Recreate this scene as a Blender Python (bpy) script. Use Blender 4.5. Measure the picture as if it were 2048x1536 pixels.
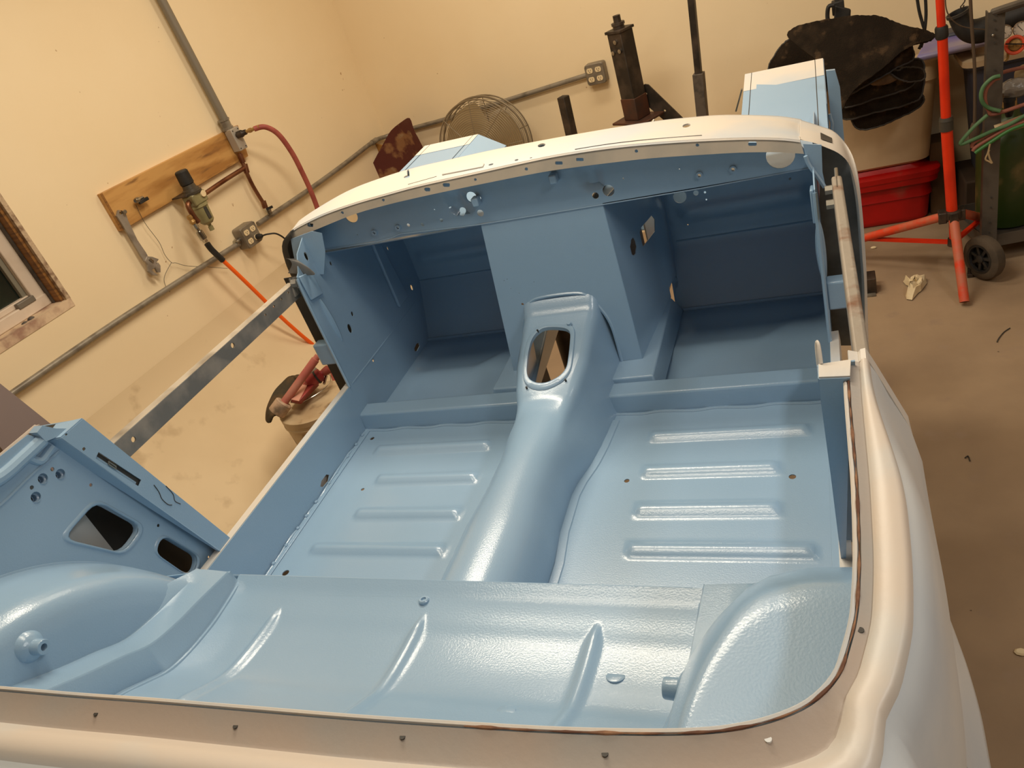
import bpy, bmesh, math, random
from mathutils import Vector, Matrix
from mathutils.geometry import delaunay_2d_cdt
random.seed(7)
for o in list(bpy.data.objects): bpy.data.objects.remove(o)
SC = bpy.context.scene
COL = SC.collection
# ------------------------------------------------------------------ camera
FPX = 1543.5
CR = Vector((0.91013117, 0.29038939, -0.29552538)).normalized()
CU = Vector((0.07827693, 0.57991574, 0.81090718)).normalized()
CF = Vector((-0.40685866, 0.76116472, -0.50506861)).normalized()
CP = Vector((0, 0, 1.0))
cam = bpy.data.objects.new('camera', bpy.data.cameras.new('camera'))
COL.objects.link(cam)
cam.data.sensor_width = 36; cam.data.lens = FPX / 2048 * 36
cam.data.clip_start = 0.02; cam.data.clip_end = 60
m = Matrix((CR, CU, -CF)).transposed().to_4x4(); m.translation = CP
cam.matrix_world = m
SC.camera = cam
# ------------------------------------------------------------------ light
SC.view_settings.view_transform = 'Standard'; SC.view_settings.look = 'None'
SC.view_settings.gamma = 1; SC.view_settings.use_curve_mapping = False
SC.view_settings.exposure = 0.0
SC.cycles.use_denoising = True
w = bpy.data.worlds.new('world'); SC.world = w; w.use_nodes = True
w.node_tree.nodes['Background'].inputs[0].default_value = (1, .82, .6, 1)
w.node_tree.nodes['Background'].inputs[1].default_value = 0.02
def lamp(name, loc, sx, sy, power, col=(1, .88, .70), rz=0):
    l = bpy.data.lights.new(name, 'AREA'); l.shape = 'RECTANGLE'; l.size = sx; l.size_y = sy
    l.energy = power; l.color = col
    o = bpy.data.objects.new(name, l); COL.objects.link(o); o.location = loc; o.rotation_euler = (0, 0, rz)
    return o
lamp('ceiling_lamp', (-1.02, 2.05, 1.93), 1.2, .36, 36)
lamp('ceiling_lamp', (-1.05, 3.30, 1.93), 1.2, .16, 13.5)
lamp('ceiling_lamp', (-0.7, 0.95, 1.93), 1.2, .30, 15)
lamp('ceiling_lamp', (1.35, 0.45, 1.93), .30, 1.2, 21, (1, .97, .92))
# ------------------------------------------------------------------ helpers
def ray(px, py): return CF + CR * ((px - 1024) / FPX) - CU * ((py - 768) / FPX)
def onz(px, py, z): d = ray(px, py); return CP + d * ((z - CP.z) / d.z)
def onx(px, py, x): d = ray(px, py); return CP + d * ((x - CP.x) / d.x)
def ony(px, py, y): d = ray(px, py); return CP + d * ((y - CP.y) / d.y)
def proj(P):
    v = Vector(P) - CP; z = v.dot(CF); return (1024 + FPX * v.dot(CR) / z, 768 - FPX * v.dot(CU) / z)
RY = 0.10601
WM = Vector((math.cos(RY), -math.sin(RY), 0)); WS = Vector((math.sin(RY), math.cos(RY), 0)); UP = Vector((0, 0, 1))
KL = -2.9587; KB = 3.977; GZ = -0.76; CZ = 2.0
def wl(px, py, off=0.0):            # pixel -> point, off metres in front of the left wall
    d = ray(px, py); return CP + d * ((KL + off - CP.dot(WM)) / d.dot(WM))
def wb(px, py, off=0.0):            # pixel -> point, off metres in front of the back wall
    d = ray(px, py); return CP + d * ((KB - off - CP.dot(WS)) / d.dot(WS))
def LW(s, z, off): return WM * (KL + off) + WS * s + UP * z
def sz(P): return P.dot(WS), P.z
def lerp(a, b, t): return a + (b - a) * t
def interp(tab, t):
    if t <= tab[0][0]: return tab[0][1]
    for (a, va), (b, vb) in zip(tab, tab[1:]):
        if t <= b: return va + (vb - va) * (t - a) / (b - a)
    return tab[-1][1]
def sstep(a, b, t):
    t = max(0., min(1., (t - a) / (b - a))); return t * t * (3 - 2 * t)
def catmull(pts, n=6, closed=False):
    pts = [Vector(p) for p in pts]; out = []; N = len(pts)
    rng = range(N if closed else N - 1)
    for i in rng:
        if closed: p0, p1, p2, p3 = (pts[(i + k - 1) % N] for k in range(4))
        else: p0, p1, p2, p3 = pts[max(0, i - 1)], pts[i], pts[i + 1], pts[min(N - 1, i + 2)]
        for k in range(n):
            t = k / n
            out.append(.5 * ((2 * p1) + (p2 - p0) * t + (2 * p0 - 5 * p1 + 4 * p2 - p3) * t * t + (3 * p1 - p0 - 3 * p2 + p3) * t ** 3))
    if not closed: out.append(pts[-1])
    return out
def resample(pts, n):
    pts = [Vector(p) for p in pts]; L = [0]
    for a, b in zip(pts, pts[1:]): L.append(L[-1] + (b - a).length)
    out = []; j = 0
    for i in range(n):
        t = L[-1] * i / (n - 1)
        while j < len(L) - 2 and L[j + 1] < t: j += 1
        out.append(pts[j].lerp(pts[j + 1], (t - L[j]) / max(1e-9, L[j + 1] - L[j])))
    return out
WORLD = {}
class MB:
    def __init__(s): s.v = []; s.f = []
    def add(s, vs, fs):
        o = len(s.v); s.v += [Vector(v) for v in vs]; s.f += [[o + i for i in f] for f in fs]; return s
    def grid(s, rows, closed=False):
        n = len(rows[0]); vs = [p for r in rows for p in r]; fs = []
        for i in range(len(rows) - 1):
            for j in range(n if closed else n - 1):
                k = (j + 1) % n; fs.append((i * n + j, i * n + k, (i + 1) * n + k, (i + 1) * n + j))
        return s.add(vs, fs)
    def fn(s, f, nu, nv): return s.grid([[f(i / nu, j / nv) for j in range(nv + 1)] for i in range(nu + 1)])
    def poly(s, pts): return s.add(pts, [list(range(len(pts)))])
    def prism(s, pts, ex):
        n = len(pts); ex = Vector(ex); a = [Vector(p) for p in pts]; b = [p + ex for p in a]
        return s.add(a + b, [list(range(n))[::-1], list(range(n, 2 * n))] + [(i, (i + 1) % n, n + (i + 1) % n, n + i) for i in range(n)])
    def hexa(s, a, b):      # two quads
        return s.add(list(a) + list(b), [(3, 2, 1, 0), (4, 5, 6, 7), (0, 1, 5, 4), (1, 2, 6, 5), (2, 3, 7, 6), (3, 0, 4, 7)])
    def box(s, c, size, ax=None):
        X, Y, Z = ax if ax else (Vector((1, 0, 0)), Vector((0, 1, 0)), Vector((0, 0, 1)))
        c = Vector(c); hx, hy, hz = X * size[0] / 2, Y * size[1] / 2, Z * size[2] / 2
        return s.hexa([c - hx - hy - hz, c + hx - hy - hz, c + hx + hy - hz, c - hx + hy - hz], [c - hx - hy + hz, c + hx - hy + hz, c + hx + hy + hz, c - hx + hy + hz])
    def bar(s, p0, p1, w, h, up=(0, 0, 1)):
        p0, p1 = Vector(p0), Vector(p1); d = (p1 - p0).normalized(); X = d.cross(Vector(up)).normalized(); Z = X.cross(d)
        return s.box((p0 + p1) / 2, (w, (p1 - p0).length, h), (X, d, Z))
    def ring(s, c, ax, r, n):
        ax = Vector(ax).normalized(); a = ax.orthogonal().normalized(); b = ax.cross(a)
        return [Vector(c) + (a * math.cos(2 * math.pi * i / n) + b * math.sin(2 * math.pi * i / n)) * r for i in range(n)]
    def lathe(s, c, ax, prof, n=24, caps=True):       # prof: (distance along axis, radius)
        c = Vector(c); ax = Vector(ax).normalized(); rows = [s.ring(c + ax * t, ax, max(r, 1e-4), n) for t, r in prof]
        o = len(s.v); s.grid(rows, True)
        if caps: s.f += [[o + i for i in range(n)][::-1], [o + (len(rows) - 1) * n + i for i in range(n)]]
        return s
    def cyl(s, p0, p1, r0, r1=None, n=16, caps=True):
        p0, p1 = Vector(p0), Vector(p1); d = p1 - p0
        return s.lathe(p0, d, [(0, r0), (d.length, r0 if r1 is None else r1)], n, caps)
    def tube(s, pts, r, n=10, smooth=6, caps=True, closed=False):
        ps = catmull(pts, smooth, closed) if smooth > 1 else [Vector(p) for p in pts]
        N = len(ps); rows = []; a = None
        for i, p in enumerate(ps):
            d = (ps[(i + 1) % N] - ps[i - 1]) if closed else (ps[min(i + 1, N - 1)] - ps[max(i - 1, 0)])
            d.normalize()
            a = d.orthogonal().normalized() if a is None else (a - d * a.dot(d)).normalized()
            b = d.cross(a); rr = r(i / max(1, N - 1)) if callable(r) else r
            rows.append([p + (a * math.cos(2 * math.pi * k / n) + b * math.sin(2 * math.pi * k / n)) * rr for k in range(n)])
        if closed: rows.append(rows[0])
        o = len(s.v); s.grid(rows, True)
        if caps and not closed: s.f += [[o + i for i in range(n)][::-1], [o + (len(rows) - 1) * n + i for i in range(n)]]
        return s
    def sphere(s, c, r, n=16, sc=(1, 1, 1)):
        rows = []
        for i in range(n // 2 + 1):
            t = math.pi * i / (n // 2); q = max(math.sin(t), 1e-3)
            rows.append([Vector(c) + Vector((q * math.cos(2 * math.pi * k / n) * sc[0], q * math.sin(2 * math.pi * k / n) * sc[1], math.cos(t) * sc[2])) * r for k in range(n)])
        return s.grid(rows, True)
    def sheet(s, outer, holes, mp, step=0.0):     # flat outline with real holes, mapped to 3D
        vs = [Vector((p[0], p[1])) for p in outer]; es = [(i, (i + 1) % len(outer)) for i in range(len(outer))]
        hp = []
        for h in holes:
            o = len(vs); vs += [Vector((p[0], p[1])) for p in h]; es += [(o + i, o + (i + 1) % len(h)) for i in range(len(h))]
            hp.append([(p[0], p[1]) for p in h])
        if step:
            x0 = min(p[0] for p in outer); x1 = max(p[0] for p in outer); y0 = min(p[1] for p in outer); y1 = max(p[1] for p in outer)
            for i in range(1, int((x1 - x0) / step) + 1):
                for j in range(1, int((y1 - y0) / step) + 1):
                    q = (x0 + i * step + 1e-4, y0 + j * step + 1e-4)
                    if inpoly(q, outer): vs.append(Vector(q))
        rv, re, rf, _, _, _ = delaunay_2d_cdt(vs, es, [], 1, 1e-5)
        fs = []
        for f in rf:
            c = sum((rv[i] for i in f), Vector((0, 0))) / len(f)
            if inpoly(c, outer) and not any(inpoly(c, h) for h in hp): fs.append(list(f))
        return s.add([mp(p.x, p.y) for p in rv], fs)
    def obj(s, name, mat, parent=None, smooth=35, solid=0, off=0, bevel=0, sub=0, org=None):
        me = bpy.data.meshes.new(name)
        lo = Vector(map(min, zip(*s.v))); hi = Vector(map(max, zip(*s.v)))
        og = Vector(org) if org else (lo + hi) / 2
        me.from_pydata([v - og for v in s.v], [], s.f); me.validate()
        bm = bmesh.new(); bm.from_mesh(me); bmesh.ops.remove_doubles(bm, verts=bm.verts, dist=1e-5)
        bmesh.ops.recalc_face_normals(bm, faces=bm.faces); bm.to_mesh(me); bm.free()
        if smooth:
            me.polygons.foreach_set('use_smooth', [True] * len(me.polygons)); me.set_sharp_from_angle(angle=math.radians(smooth))
        o = bpy.data.objects.new(name, me); COL.objects.link(o); me.materials.append(mat)
        po = WORLD.get(parent.name, Vector()) if parent else Vector()
        o.location = og - po; WORLD[o.name] = og
        if parent: o.parent = parent
        if sub: md = o.modifiers.new('s', 'SUBSURF'); md.levels = sub; md.render_levels = sub
        if solid:
            md = o.modifiers.new('t', 'SOLIDIFY'); md.thickness = solid; md.offset = off
            if smooth: md = o.modifiers.new('e', 'EDGE_SPLIT'); md.split_angle = math.radians(max(smooth, 40)); md.use_edge_sharp = False
        if bevel: md = o.modifiers.new('b', 'BEVEL'); md.width = bevel; md.segments = 2; md.limit_method = 'ANGLE'
        return o
def inpoly(p, poly):
    x, y = p[0], p[1]; c = False; n = len(poly); j = n - 1
    for i in range(n):
        xi, yi = poly[i][0], poly[i][1]; xj, yj = poly[j][0], poly[j][1]
        if (yi > y) != (yj > y) and x < (xj - xi) * (y - yi) / (yj - yi) + xi: c = not c
        j = i
    return c
def circ(cx, cy, rx, ry=None, n=20, rot=0):
    ry = rx if ry is None else ry; c, s_ = math.cos(rot), math.sin(rot)
    return [(cx + c * rx * math.cos(2 * math.pi * i / n) - s_ * ry * math.sin(2 * math.pi * i / n), cy + s_ * rx * math.cos(2 * math.pi * i / n) + c * ry * math.sin(2 * math.pi * i / n)) for i in range(n)]
def rrect(x0, x1, y0, y1, r, n=4):
    out = []
    for cx, cy, a in ((x1 - r, y1 - r, 0), (x0 + r, y1 - r, 90), (x0 + r, y0 + r, 180), (x1 - r, y0 + r, 270)):
        for k in range(n + 1):
            t = math.radians(a + 90 * k / n); out.append((cx + r * math.cos(t), cy + r * math.sin(t)))
    return out
def roundpoly(pts, r, n=4):
    out = []; N = len(pts); P = [Vector((p[0], p[1])) for p in pts]
    for i in range(N):
        a, b, c = P[i - 1], P[i], P[(i + 1) % N]
        ra = min(r, .45 * (a - b).length); rc = min(r, .45 * (c - b).length)
        p, q = b + (a - b).normalized() * ra, b + (c - b).normalized() * rc
        for k in range(n + 1):
            t = k / n; v = p * (1 - t) ** 2 + b * 2 * t * (1 - t) + q * t * t; out.append((v.x, v.y))
    return out
def tag(o, label, cat, group=None):
    o['label'] = label; o['category'] = cat
    if group: o['group'] = group
    return o
def thing(name, label, cat, loc, group=None):
    o = bpy.data.objects.new(name, None); COL.objects.link(o); o.location = loc; o.empty_display_size = .05
    WORLD[o.name] = Vector(loc); return tag(o, label, cat, group)
def struct(o): o['kind'] = 'structure'; return o
# ------------------------------------------------------------------ materials
def lin(c): return tuple((x / 12.92 if x <= .04045 else ((x + .055) / 1.055) ** 2.4) for x in (v / 255 for v in c))
def mat(name, col, rough=.5, metal=0., c2=None, nscale=8, lo=.45, hi=.65, bump=0, bscale=60, coat=0, spec=.5, detail=6, c3=None, n3=30, trans=0, emit=0, stretch=None, specks=None, ns=40):
    M = bpy.data.materials.new(name); M.use_nodes = True; nt = M.node_tree; b = nt.nodes['Principled BSDF']
    b.inputs['Roughness'].default_value = rough; b.inputs['Metallic'].default_value = metal
    b.inputs['Specular IOR Level'].default_value = spec
    if coat: b.inputs['Coat Weight'].default_value = coat; b.inputs['Coat Roughness'].default_value = .10
    if trans: b.inputs['Transmission Weight'].default_value = trans
    L = nt.links.new; base = (*lin(col), 1); b.inputs['Base Color'].default_value = base
    tc = nt.nodes.new('ShaderNodeTexCoord'); vec = tc.outputs['Object']
    if stretch:
        mp = nt.nodes.new('ShaderNodeMapping'); mp.inputs['Scale'].default_value = stretch; L(vec, mp.inputs[0]); vec = mp.outputs[0]
    def noise(sc, l, h):
        n = nt.nodes.new('ShaderNodeTexNoise'); n.inputs['Scale'].default_value = sc; n.inputs['Detail'].default_value = detail; L(vec, n.inputs['Vector'])
        r = nt.nodes.new('ShaderNodeValToRGB'); r.color_ramp.elements[0].position = l; r.color_ramp.elements[1].position = h; L(n.outputs[0], r.inputs[0]); return r.outputs[0]
    cur = None
    if c2:
        mx = nt.nodes.new('ShaderNodeMix'); mx.data_type = 'RGBA'; mx.inputs[6].default_value = base; mx.inputs[7].default_value = (*lin(c2), 1)
        L(noise(nscale, lo, hi), mx.inputs[0]); cur = mx.outputs[2]
    if c3:
        mx = nt.nodes.new('ShaderNodeMix'); mx.data_type = 'RGBA'; mx.inputs[7].default_value = (*lin(c3), 1)
        if cur: L(cur, mx.inputs[6])
        else: mx.inputs[6].default_value = base
        L(noise(n3, .6, .72), mx.inputs[0]); cur = mx.outputs[2]
    if specks:
        mx = nt.nodes.new('ShaderNodeMix'); mx.data_type = 'RGBA'; mx.inputs[7].default_value = (*lin(specks), 1); L(cur, mx.inputs[6])
        L(noise(ns, .735, .765), mx.inputs[0]); cur = mx.outputs[2]
    if cur: L(cur, b.inputs['Base Color'])
    if bump:
        n = nt.nodes.new('ShaderNodeTexNoise'); n.inputs['Scale'].default_value = bscale; n.inputs['Detail'].default_value = 3; L(vec, n.inputs['Vector'])
        bp = nt.nodes.new('ShaderNodeBump'); bp.inputs['Strength'].default_value = bump; bp.inputs['Distance'].default_value = .01; L(n.outputs[0], bp.inputs['Height']); L(bp.outputs[0], b.inputs['Normal'])
        if coat: L(bp.outputs[0], b.inputs['Coat Normal'])
    return M
BLUE = mat('blue_paint', (143, 173, 199), .30, bump=.05, bscale=380, coat=.5, c2=(147, 176, 202), nscale=3)
PRIMER = mat('pale_primer', (214, 205, 192), .42, c2=(190, 196, 200), nscale=5, lo=.42, hi=.7, bump=.03, bscale=200)
DECK = mat('shaded_rim_primer', (172, 158, 146), .40, c2=(160, 158, 154), nscale=6, lo=.42, hi=.68, bump=.03, bscale=160)  # rim flange primer, darkened to paint in the shade on it
SKIN = mat('outer_skin_primer', (214, 216, 214), .35, c2=(192, 200, 206), nscale=3, bump=.02, bscale=120)
SEAM = mat('rusty_seam', (96, 60, 42), .7, c2=(150, 110, 80), nscale=40)
BARE = mat('grey_steel', (116, 114, 110), .5, .15, c2=(150, 142, 132), nscale=14, bump=.05, bscale=150)
RUSTBAR = mat('weathered_steel', (152, 142, 128), .6, .25, c2=(120, 84, 60), nscale=22, lo=.55, hi=.75, c3=(188, 178, 164), n3=10, bump=.08, bscale=90)
DARK = mat('dark_parts_and_shade', (52, 50, 46), .6, c2=(70, 66, 60), nscale=6)  # dark fittings and bores, and painted shade on inner skins
BOLT = mat('bolt_steel', (150, 146, 136), .35, .8)
BRASS = mat('brass', (176, 140, 84), .4, .5)
COPPER = mat('copper_pipe', (142, 98, 72), .38, .8, c2=(110, 66, 46), nscale=10)
BLACK = mat('black_rubber', (26, 25, 24), .6, c2=(44, 42, 40), nscale=20)
BLACKST = mat('black_steel', (52, 46, 40), .5, .5, c2=(84, 72, 62), nscale=12, bump=.05)
GALV = mat('galvanised_conduit', (146, 138, 124), .45, .3, c2=(116, 108, 96), nscale=18)
GREYPIPE = mat('grey_pipe', (132, 124, 110), .5, .2)
CHROME = mat('chrome', (190, 188, 184), .2, 1.0, c2=(150, 148, 142), nscale=20)
IVORY = mat('ivory_plastic', (236, 214, 172), .4)
# ================================================================== CAR BODY SHELL
XC = -.6066; HW = .5655; XL = XC - HW; XR = XC + HW
def mx(x): return 2 * XC - x
CAR = thing('car_body_shell', 'stripped open sports car body shell in light blue paint with pale primed edges', 'car body', (XC, 1.0, GZ))
def part(b, name, m=None, parent=None, label=None, **k):
    o = b.obj(name, m or BLUE, parent or CAR, **k)
    if label: o['label'] = label
    return o
# ---- rear floor with pressed ribs
def rib(far, near):
    a = [onz(*p, 0) for p in far + near]
    return (min(a[0].x, a[2].x), max(a[1].x, a[3].x), (a[2].y + a[3].y) / 2, (a[0].y + a[1].y) / 2)
RIBS = [rib([(1303, 864), (1616, 852)], [(1297, 884), (1622, 873)]), rib([(1292, 933), (1558, 925)], [(1281, 956), (1561, 950)]),
        rib([(1274, 1008), (1560, 1005)], [(1266, 1035), (1563, 1033)]), rib([(1257, 1088), (1630, 1088)], [(1249, 1116), (1636, 1119)]),
        rib([(757, 896), (988, 880)], [(746, 914), (980, 899)]), rib([(762, 953), (963, 943)], [(747, 973), (953, 964)]),
        rib([(724, 1023), (931, 1012)], [(704, 1043), (918, 1037)]), rib([(631, 1090), (898, 1089)], [(618, 1113), (884, 1112)])]
def floor_h(x, y):
    h = 0
    for x0, x1, y0, y1 in RIBS:
        d = max(max(x0 - x, x - x1), max(y0 - y, y - y1)); h = max(h, .010 * (1 - sstep(-.012, .003, d)))
    return h
holes = []
for (px, py), r in zip([(1254, 963), (1585, 955), (745, 878), (726, 980), (572, 1147), (1147, 985)], [.0055, .0065, .006, .0045, .008, .002]):
    p = onz(px, py, 0); holes.append(circ(p.x, p.y, r, n=12))
b = MB().sheet([(XL, .64), (XR, .64), (XR, 1.352), (XL, 1.352)], holes, lambda x, y: (x, y, floor_h(x, y)), .0075)
part(b, 'floor_pan', smooth=60, solid=.002, off=-1)
# lumpy seam sealer along the sill foot
b = MB(); random.seed(3)
for sx in (XL + .004, XR - .004):
    b = MB(); pts = [(sx + random.uniform(-.003, .003), .66 + i * .0345, .003 + random.uniform(-.002, .003)) for i in range(21)]
    b.tube(pts, lambda t: .0028 + .0008 * math.sin(t * 60), 8, 3); part(b, 'seam_sealer')
    part(MB().box((sx + (.006 if sx < XC else -.006), 1.0, .0035), (.014, .70, .0025)), 'floor_flange', bevel=.001)
for i in range(14):
    y = .70 + i * .048; part(MB().sphere((XL + .006, y + random.uniform(-.01, .01), .006), .0042, 8, (1, 1.3, .7)), 'weld_nut')
# ---- cross member either side of the tunnel
for x0, x1 in ((XL, XC - .10), (XC + .09, XR)):
    b = MB(); prof = [(1.347, 0), (1.351, .045), (1.355, .049), (1.398, .050), (1.402, .046), (1.404, 0)]
    b.prism([(x0, y, z) for y, z in prof], (x1 - x0, 0, 0)); part(b, 'cross_member', bevel=.002)
    b = MB().tube([(x0 + (x1 - x0) * i / 12, 1.346 - .003 * (i % 3), .002) for i in range(13)], .004, 6, 3); part(b, 'seam_sealer')
# ---- footwell floors and bulkhead (toe board)
TOE = [(1.787, 0), (1.864, .162), (1.866, .40)]
def well_h(x, y, a, c):
    u = (x - a) / (c - a); s = sstep(0, .12, u) * (1 - sstep(.88, 1, u))
    ridge = math.exp(-((y - (1.60 + .06 * sstep(.55, .8, u))) / .045) ** 2)
    return -.018 * s * sstep(1.44, 1.50, y) * (1 - sstep(1.70, 1.76, y)) + .016 * ridge * s
for a, c in ((XL, -.80), (-.398, XR)):
    b = MB().fn(lambda u, v: (lerp(a - (.03 if a > -.6 else 0), c, u), lerp(1.40, 1.787, v), well_h(lerp(a, c, u), lerp(1.40, 1.787, v), a, c)), 40, 40)
    part(b, 'footwell_floor', smooth=60, solid=.002, off=-1)
    def toe(u, v):
        t = v * .40
        y = interp([(z, y) for y, z in TOE], t); s = sstep(.04, .12, u) * (1 - sstep(.88, .96, u))
        return (lerp(a - .0, c, u), y - s * (.012 * math.exp(-((t - .235) / .02) ** 2) + .010 * sstep(.30, .33, t) * (1 - sstep(.37, .39, t))), t)
    if a > -.6:
        hs = []
        for (px, py), r in zip([(1360, 393), (1392, 385), (1410, 384), (1413, 398), (1376, 448), (1580, 357)], [.0165, .0065, .003, .002, .002, .003]):
            p = ony(px, py, 1.866); hs.append(circ(p.x, p.z, r, n=16))
        b = MB().sheet([(a - .02, 0), (c, 0), (c, .40), (a - .02, .40)], hs, lambda x, z: toe((x - a) / (c - a), z / .40), .012)
    else: b = MB().fn(toe, 30, 60)
    part(b, 'toe_board', smooth=60, solid=.002, off=0)
    part(MB().tube([(lerp(a, c, i / 10), 1.783, .003) for i in range(11)], .005, 6, 2), 'seam_sealer')
    part(MB().tube([(lerp(a, c, i / 6), 1.862, .163) for i in range(7)], .0025, 6, 2), 'seam_sealer')
# shelf added over the footwells to stop light leaking in behind the dash
part(MB().grid([[(lerp(XL, XR, u / 8), y, z) for u in range(9)] for y, z in ((1.504, .436), (1.60, .402), (1.866, .398))]), 'light_stop_shelf', solid=.002)
# ---- rails beside the gearbox cover
for s in (-1, 1):
    def X(x): return x if s > 0 else mx(x)
    b = MB().hexa([(X(-.50), 1.40, 0), (X(-.402), 1.40, 0), (X(-.398), 1.787, 0), (X(-.47), 1.787, 0)], [(X(-.52), 1.40, .060), (X(-.397 - .012), 1.40, .062), (X(-.412), 1.74, .066), (X(-.47), 1.74, .066)])
    part(b, 'floor_rail', bevel=.004)
# ---- heater box / firewall between the footwells
YB = 1.492
def fw(px, py): return ony(px, py, YB)
tl, tr = ony(962, 447, 1.5), ony(1205, 408, 1.5)
tl.z = tr.z = .44
br = Vector((-.445, 1.472, .062)); bl = Vector((mx(-.445), 1.472, .062))
arch = [(-.485, .0), (-.485, .06), (-.486, .12), (-.490, .161), (-.502, .205), (-.526, .243), (-.558, .255)]
arch = [(x - .009, z - .010 * (z > .2)) for x, z in arch]; arch = arch + [(mx(x), z) for x, z in arch[::-1]]
face = [(tl.x, tl.z), (bl.x, bl.z), (arch[-2][0] - .0, bl.z)] + [p for p in arch[::-1][2:-2]] + [(arch[1][0], br.z), (br.x, br.z), (tr.x, tr.z)]
def fmap(x, z): return (x, lerp(1.472, 1.5, (z - .06) / .38), z)
hs = [circ(fw(1047, 605).x, fw(1047, 605).z, .0032, n=10)]
for px, py in ((1009, 560), (1015, 557), (1069, 562), (1023, 575), (1040, 584)):
    p = fw(px, py); hs.append(circ(p.x, p.z, .001, n=6))
part(MB().sheet(face, hs, fmap, .02), 'firewall_box', smooth=30, solid=.002)
# right and left cheeks of the box, right one with its access holes
def cheek(s):
    p0, p1 = (Vector(tr), Vector(br)) if s > 0 else (Vector((mx(tl.x), 1.5, .44)), Vector(br)); q0, q1 = Vector((-.402, 1.90, .42)), Vector((-.410, 1.90, .062))
    def mp(u, v):
        p = p0.lerp(p1, v).lerp(q0.lerp(q1, v), u)
        bump = .012 * sstep(.62, .68, u) * (1 - sstep(.80, .86, u)) * sstep(.25, .4, v); p.x += bump
        return p if s > 0 else Vector((mx(p.x), p.y, p.z))
    hs = []
    if s > 0:
        def uv(px, py):
            best = (9e9, 0, 0)
            for i in range(81):
                for j in range(81):
                    q = proj(mp(i / 80, j / 80)); d = (q[0] - px) ** 2 + (q[1] - py) ** 2
                    if d < best[0]: best = (d, i / 80, j / 80)
            return best[1], best[2]
        hs.append([uv(1266 + 6 * math.cos(t), 493 + 18 * math.sin(t)) for t in [2 * math.pi * i / 16 for i in range(16)]])
        hs.append([uv(*p) for p in ((1304, 430), (1310, 437), (1310, 462), (1286, 495), (1280, 465), (1283, 455))])
        hs.append([uv(*p) for p in ((1353, 549), (1358, 560), (1358, 577), (1345, 601), (1340, 596), (1338, 577), (1343, 566))])
    return MB().sheet([(0, 0), (1, 0), (1, 1), (0, 1)], hs, mp, .05)
part(MB().box((-.50, 1.72, .19), (.004, .43, .46)), 'dark_hole_backing', DARK)  # added dark sheet, gives the engine bay's shade behind the cheek holes
part(MB().box((-.50, 2.18, .12), (.004, .40, .44)), 'bright_hole_backing', PRIMER)  # added pale plate so the lower cheek hole looks bright
part(MB().box((-.775, 1.42, -.20), (.012, .48, .34)), 'dark_opening_backing', mat('dark_grey_backing', (74, 74, 76), .5))  # added dark plate, darkens the left half of the gear lever opening
part(MB().box((XL - .05, 1.70, .03), (.006, .24, .16)), 'dark_slot_backing', DARK)  # added dark plate so the kick panel slot looks dark
part(cheek(1), 'firewall_cheek', smooth=40, solid=.002); part(cheek(-1), 'firewall_cheek', smooth=40, solid=.002)
# ---- transmission tunnel and gearbox cover
YH = [(.60, .132), (1.10, .132), (1.20, .131), (1.239, .134), (1.338, .168), (1.429, .203), (1.462, .214), (1.475, .232), (1.50, .252)]
BW = [(.60, .088), (.90, .086), (.98, .076), (1.08, .074), (1.12, .080), (1.17, .094), (1.23, .103), (1.34, .112), (1.50, .121)]
TW = [(1.0, .0), (1.18, .02), (1.27, .052), (1.34, .064), (1.50, .070)]
def tun(y, u):
    h = interp(YH, y); bw = interp(BW, y); tw = interp(TW, y); f = sstep(1.10, 1.30, y)
    # profile by angle, round at the back and boxy at the front
    t = abs(u - .5) * 2; sg = 1 if u > .5 else -1
    ang = t * math.pi / 2
    rx, rz = bw * .95 * math.sin(ang) ** .9, h * math.cos(ang) ** .62
    # boxy: flat top, rounded shoulder, flared side
    if t < .40: qx, qz = tw * t / .40, h
    elif t < .55:
        k = (t - .40) / .15; qx, qz = tw + .022 * math.sin(k * math.pi / 2), h - .028 * (1 - math.cos(k * math.pi / 2))
    else:
        k = (t - .55) / .45; qx = lerp(tw + .022, bw, k ** 1.2); qz = (h - .028) * (1 - k)
    x = lerp(rx, qx, f); z = lerp(rz, qz, f)
    return Vector((XC + sg * x, y, z))
ys = [.60 + .02 * i for i in range(30)] + [1.19 + .01 * i for i in range(32)]
us = [i / 48 for i in range(49)]
# opening for the gear lever: cut from the flat top
oc = [(1072, 668), (1086, 656), (1110, 655), (1134, 658), (1142, 668), (1140, 700), (1135, 738), (1122, 755), (1095, 769), (1075, 770), (1059, 762), (1054, 748), (1057, 710), (1063, 683)]
def oy(px, py):
    y = 1.36
    for _ in range(8):
        z = interp(YH, y); p = onz(px, py, z); y = p.y
    return p
OPEN = [oy(*p) for p in oc]; op2 = [(p.x, p.y) for p in OPEN]; op2 = roundpoly(op2, .012, 3)
vs = [tun(y, u) for y in ys for u in us]; n = len(us)
b = MB(); fs = []
def cuv(P, y, u): return (P.x, P.y)
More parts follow.
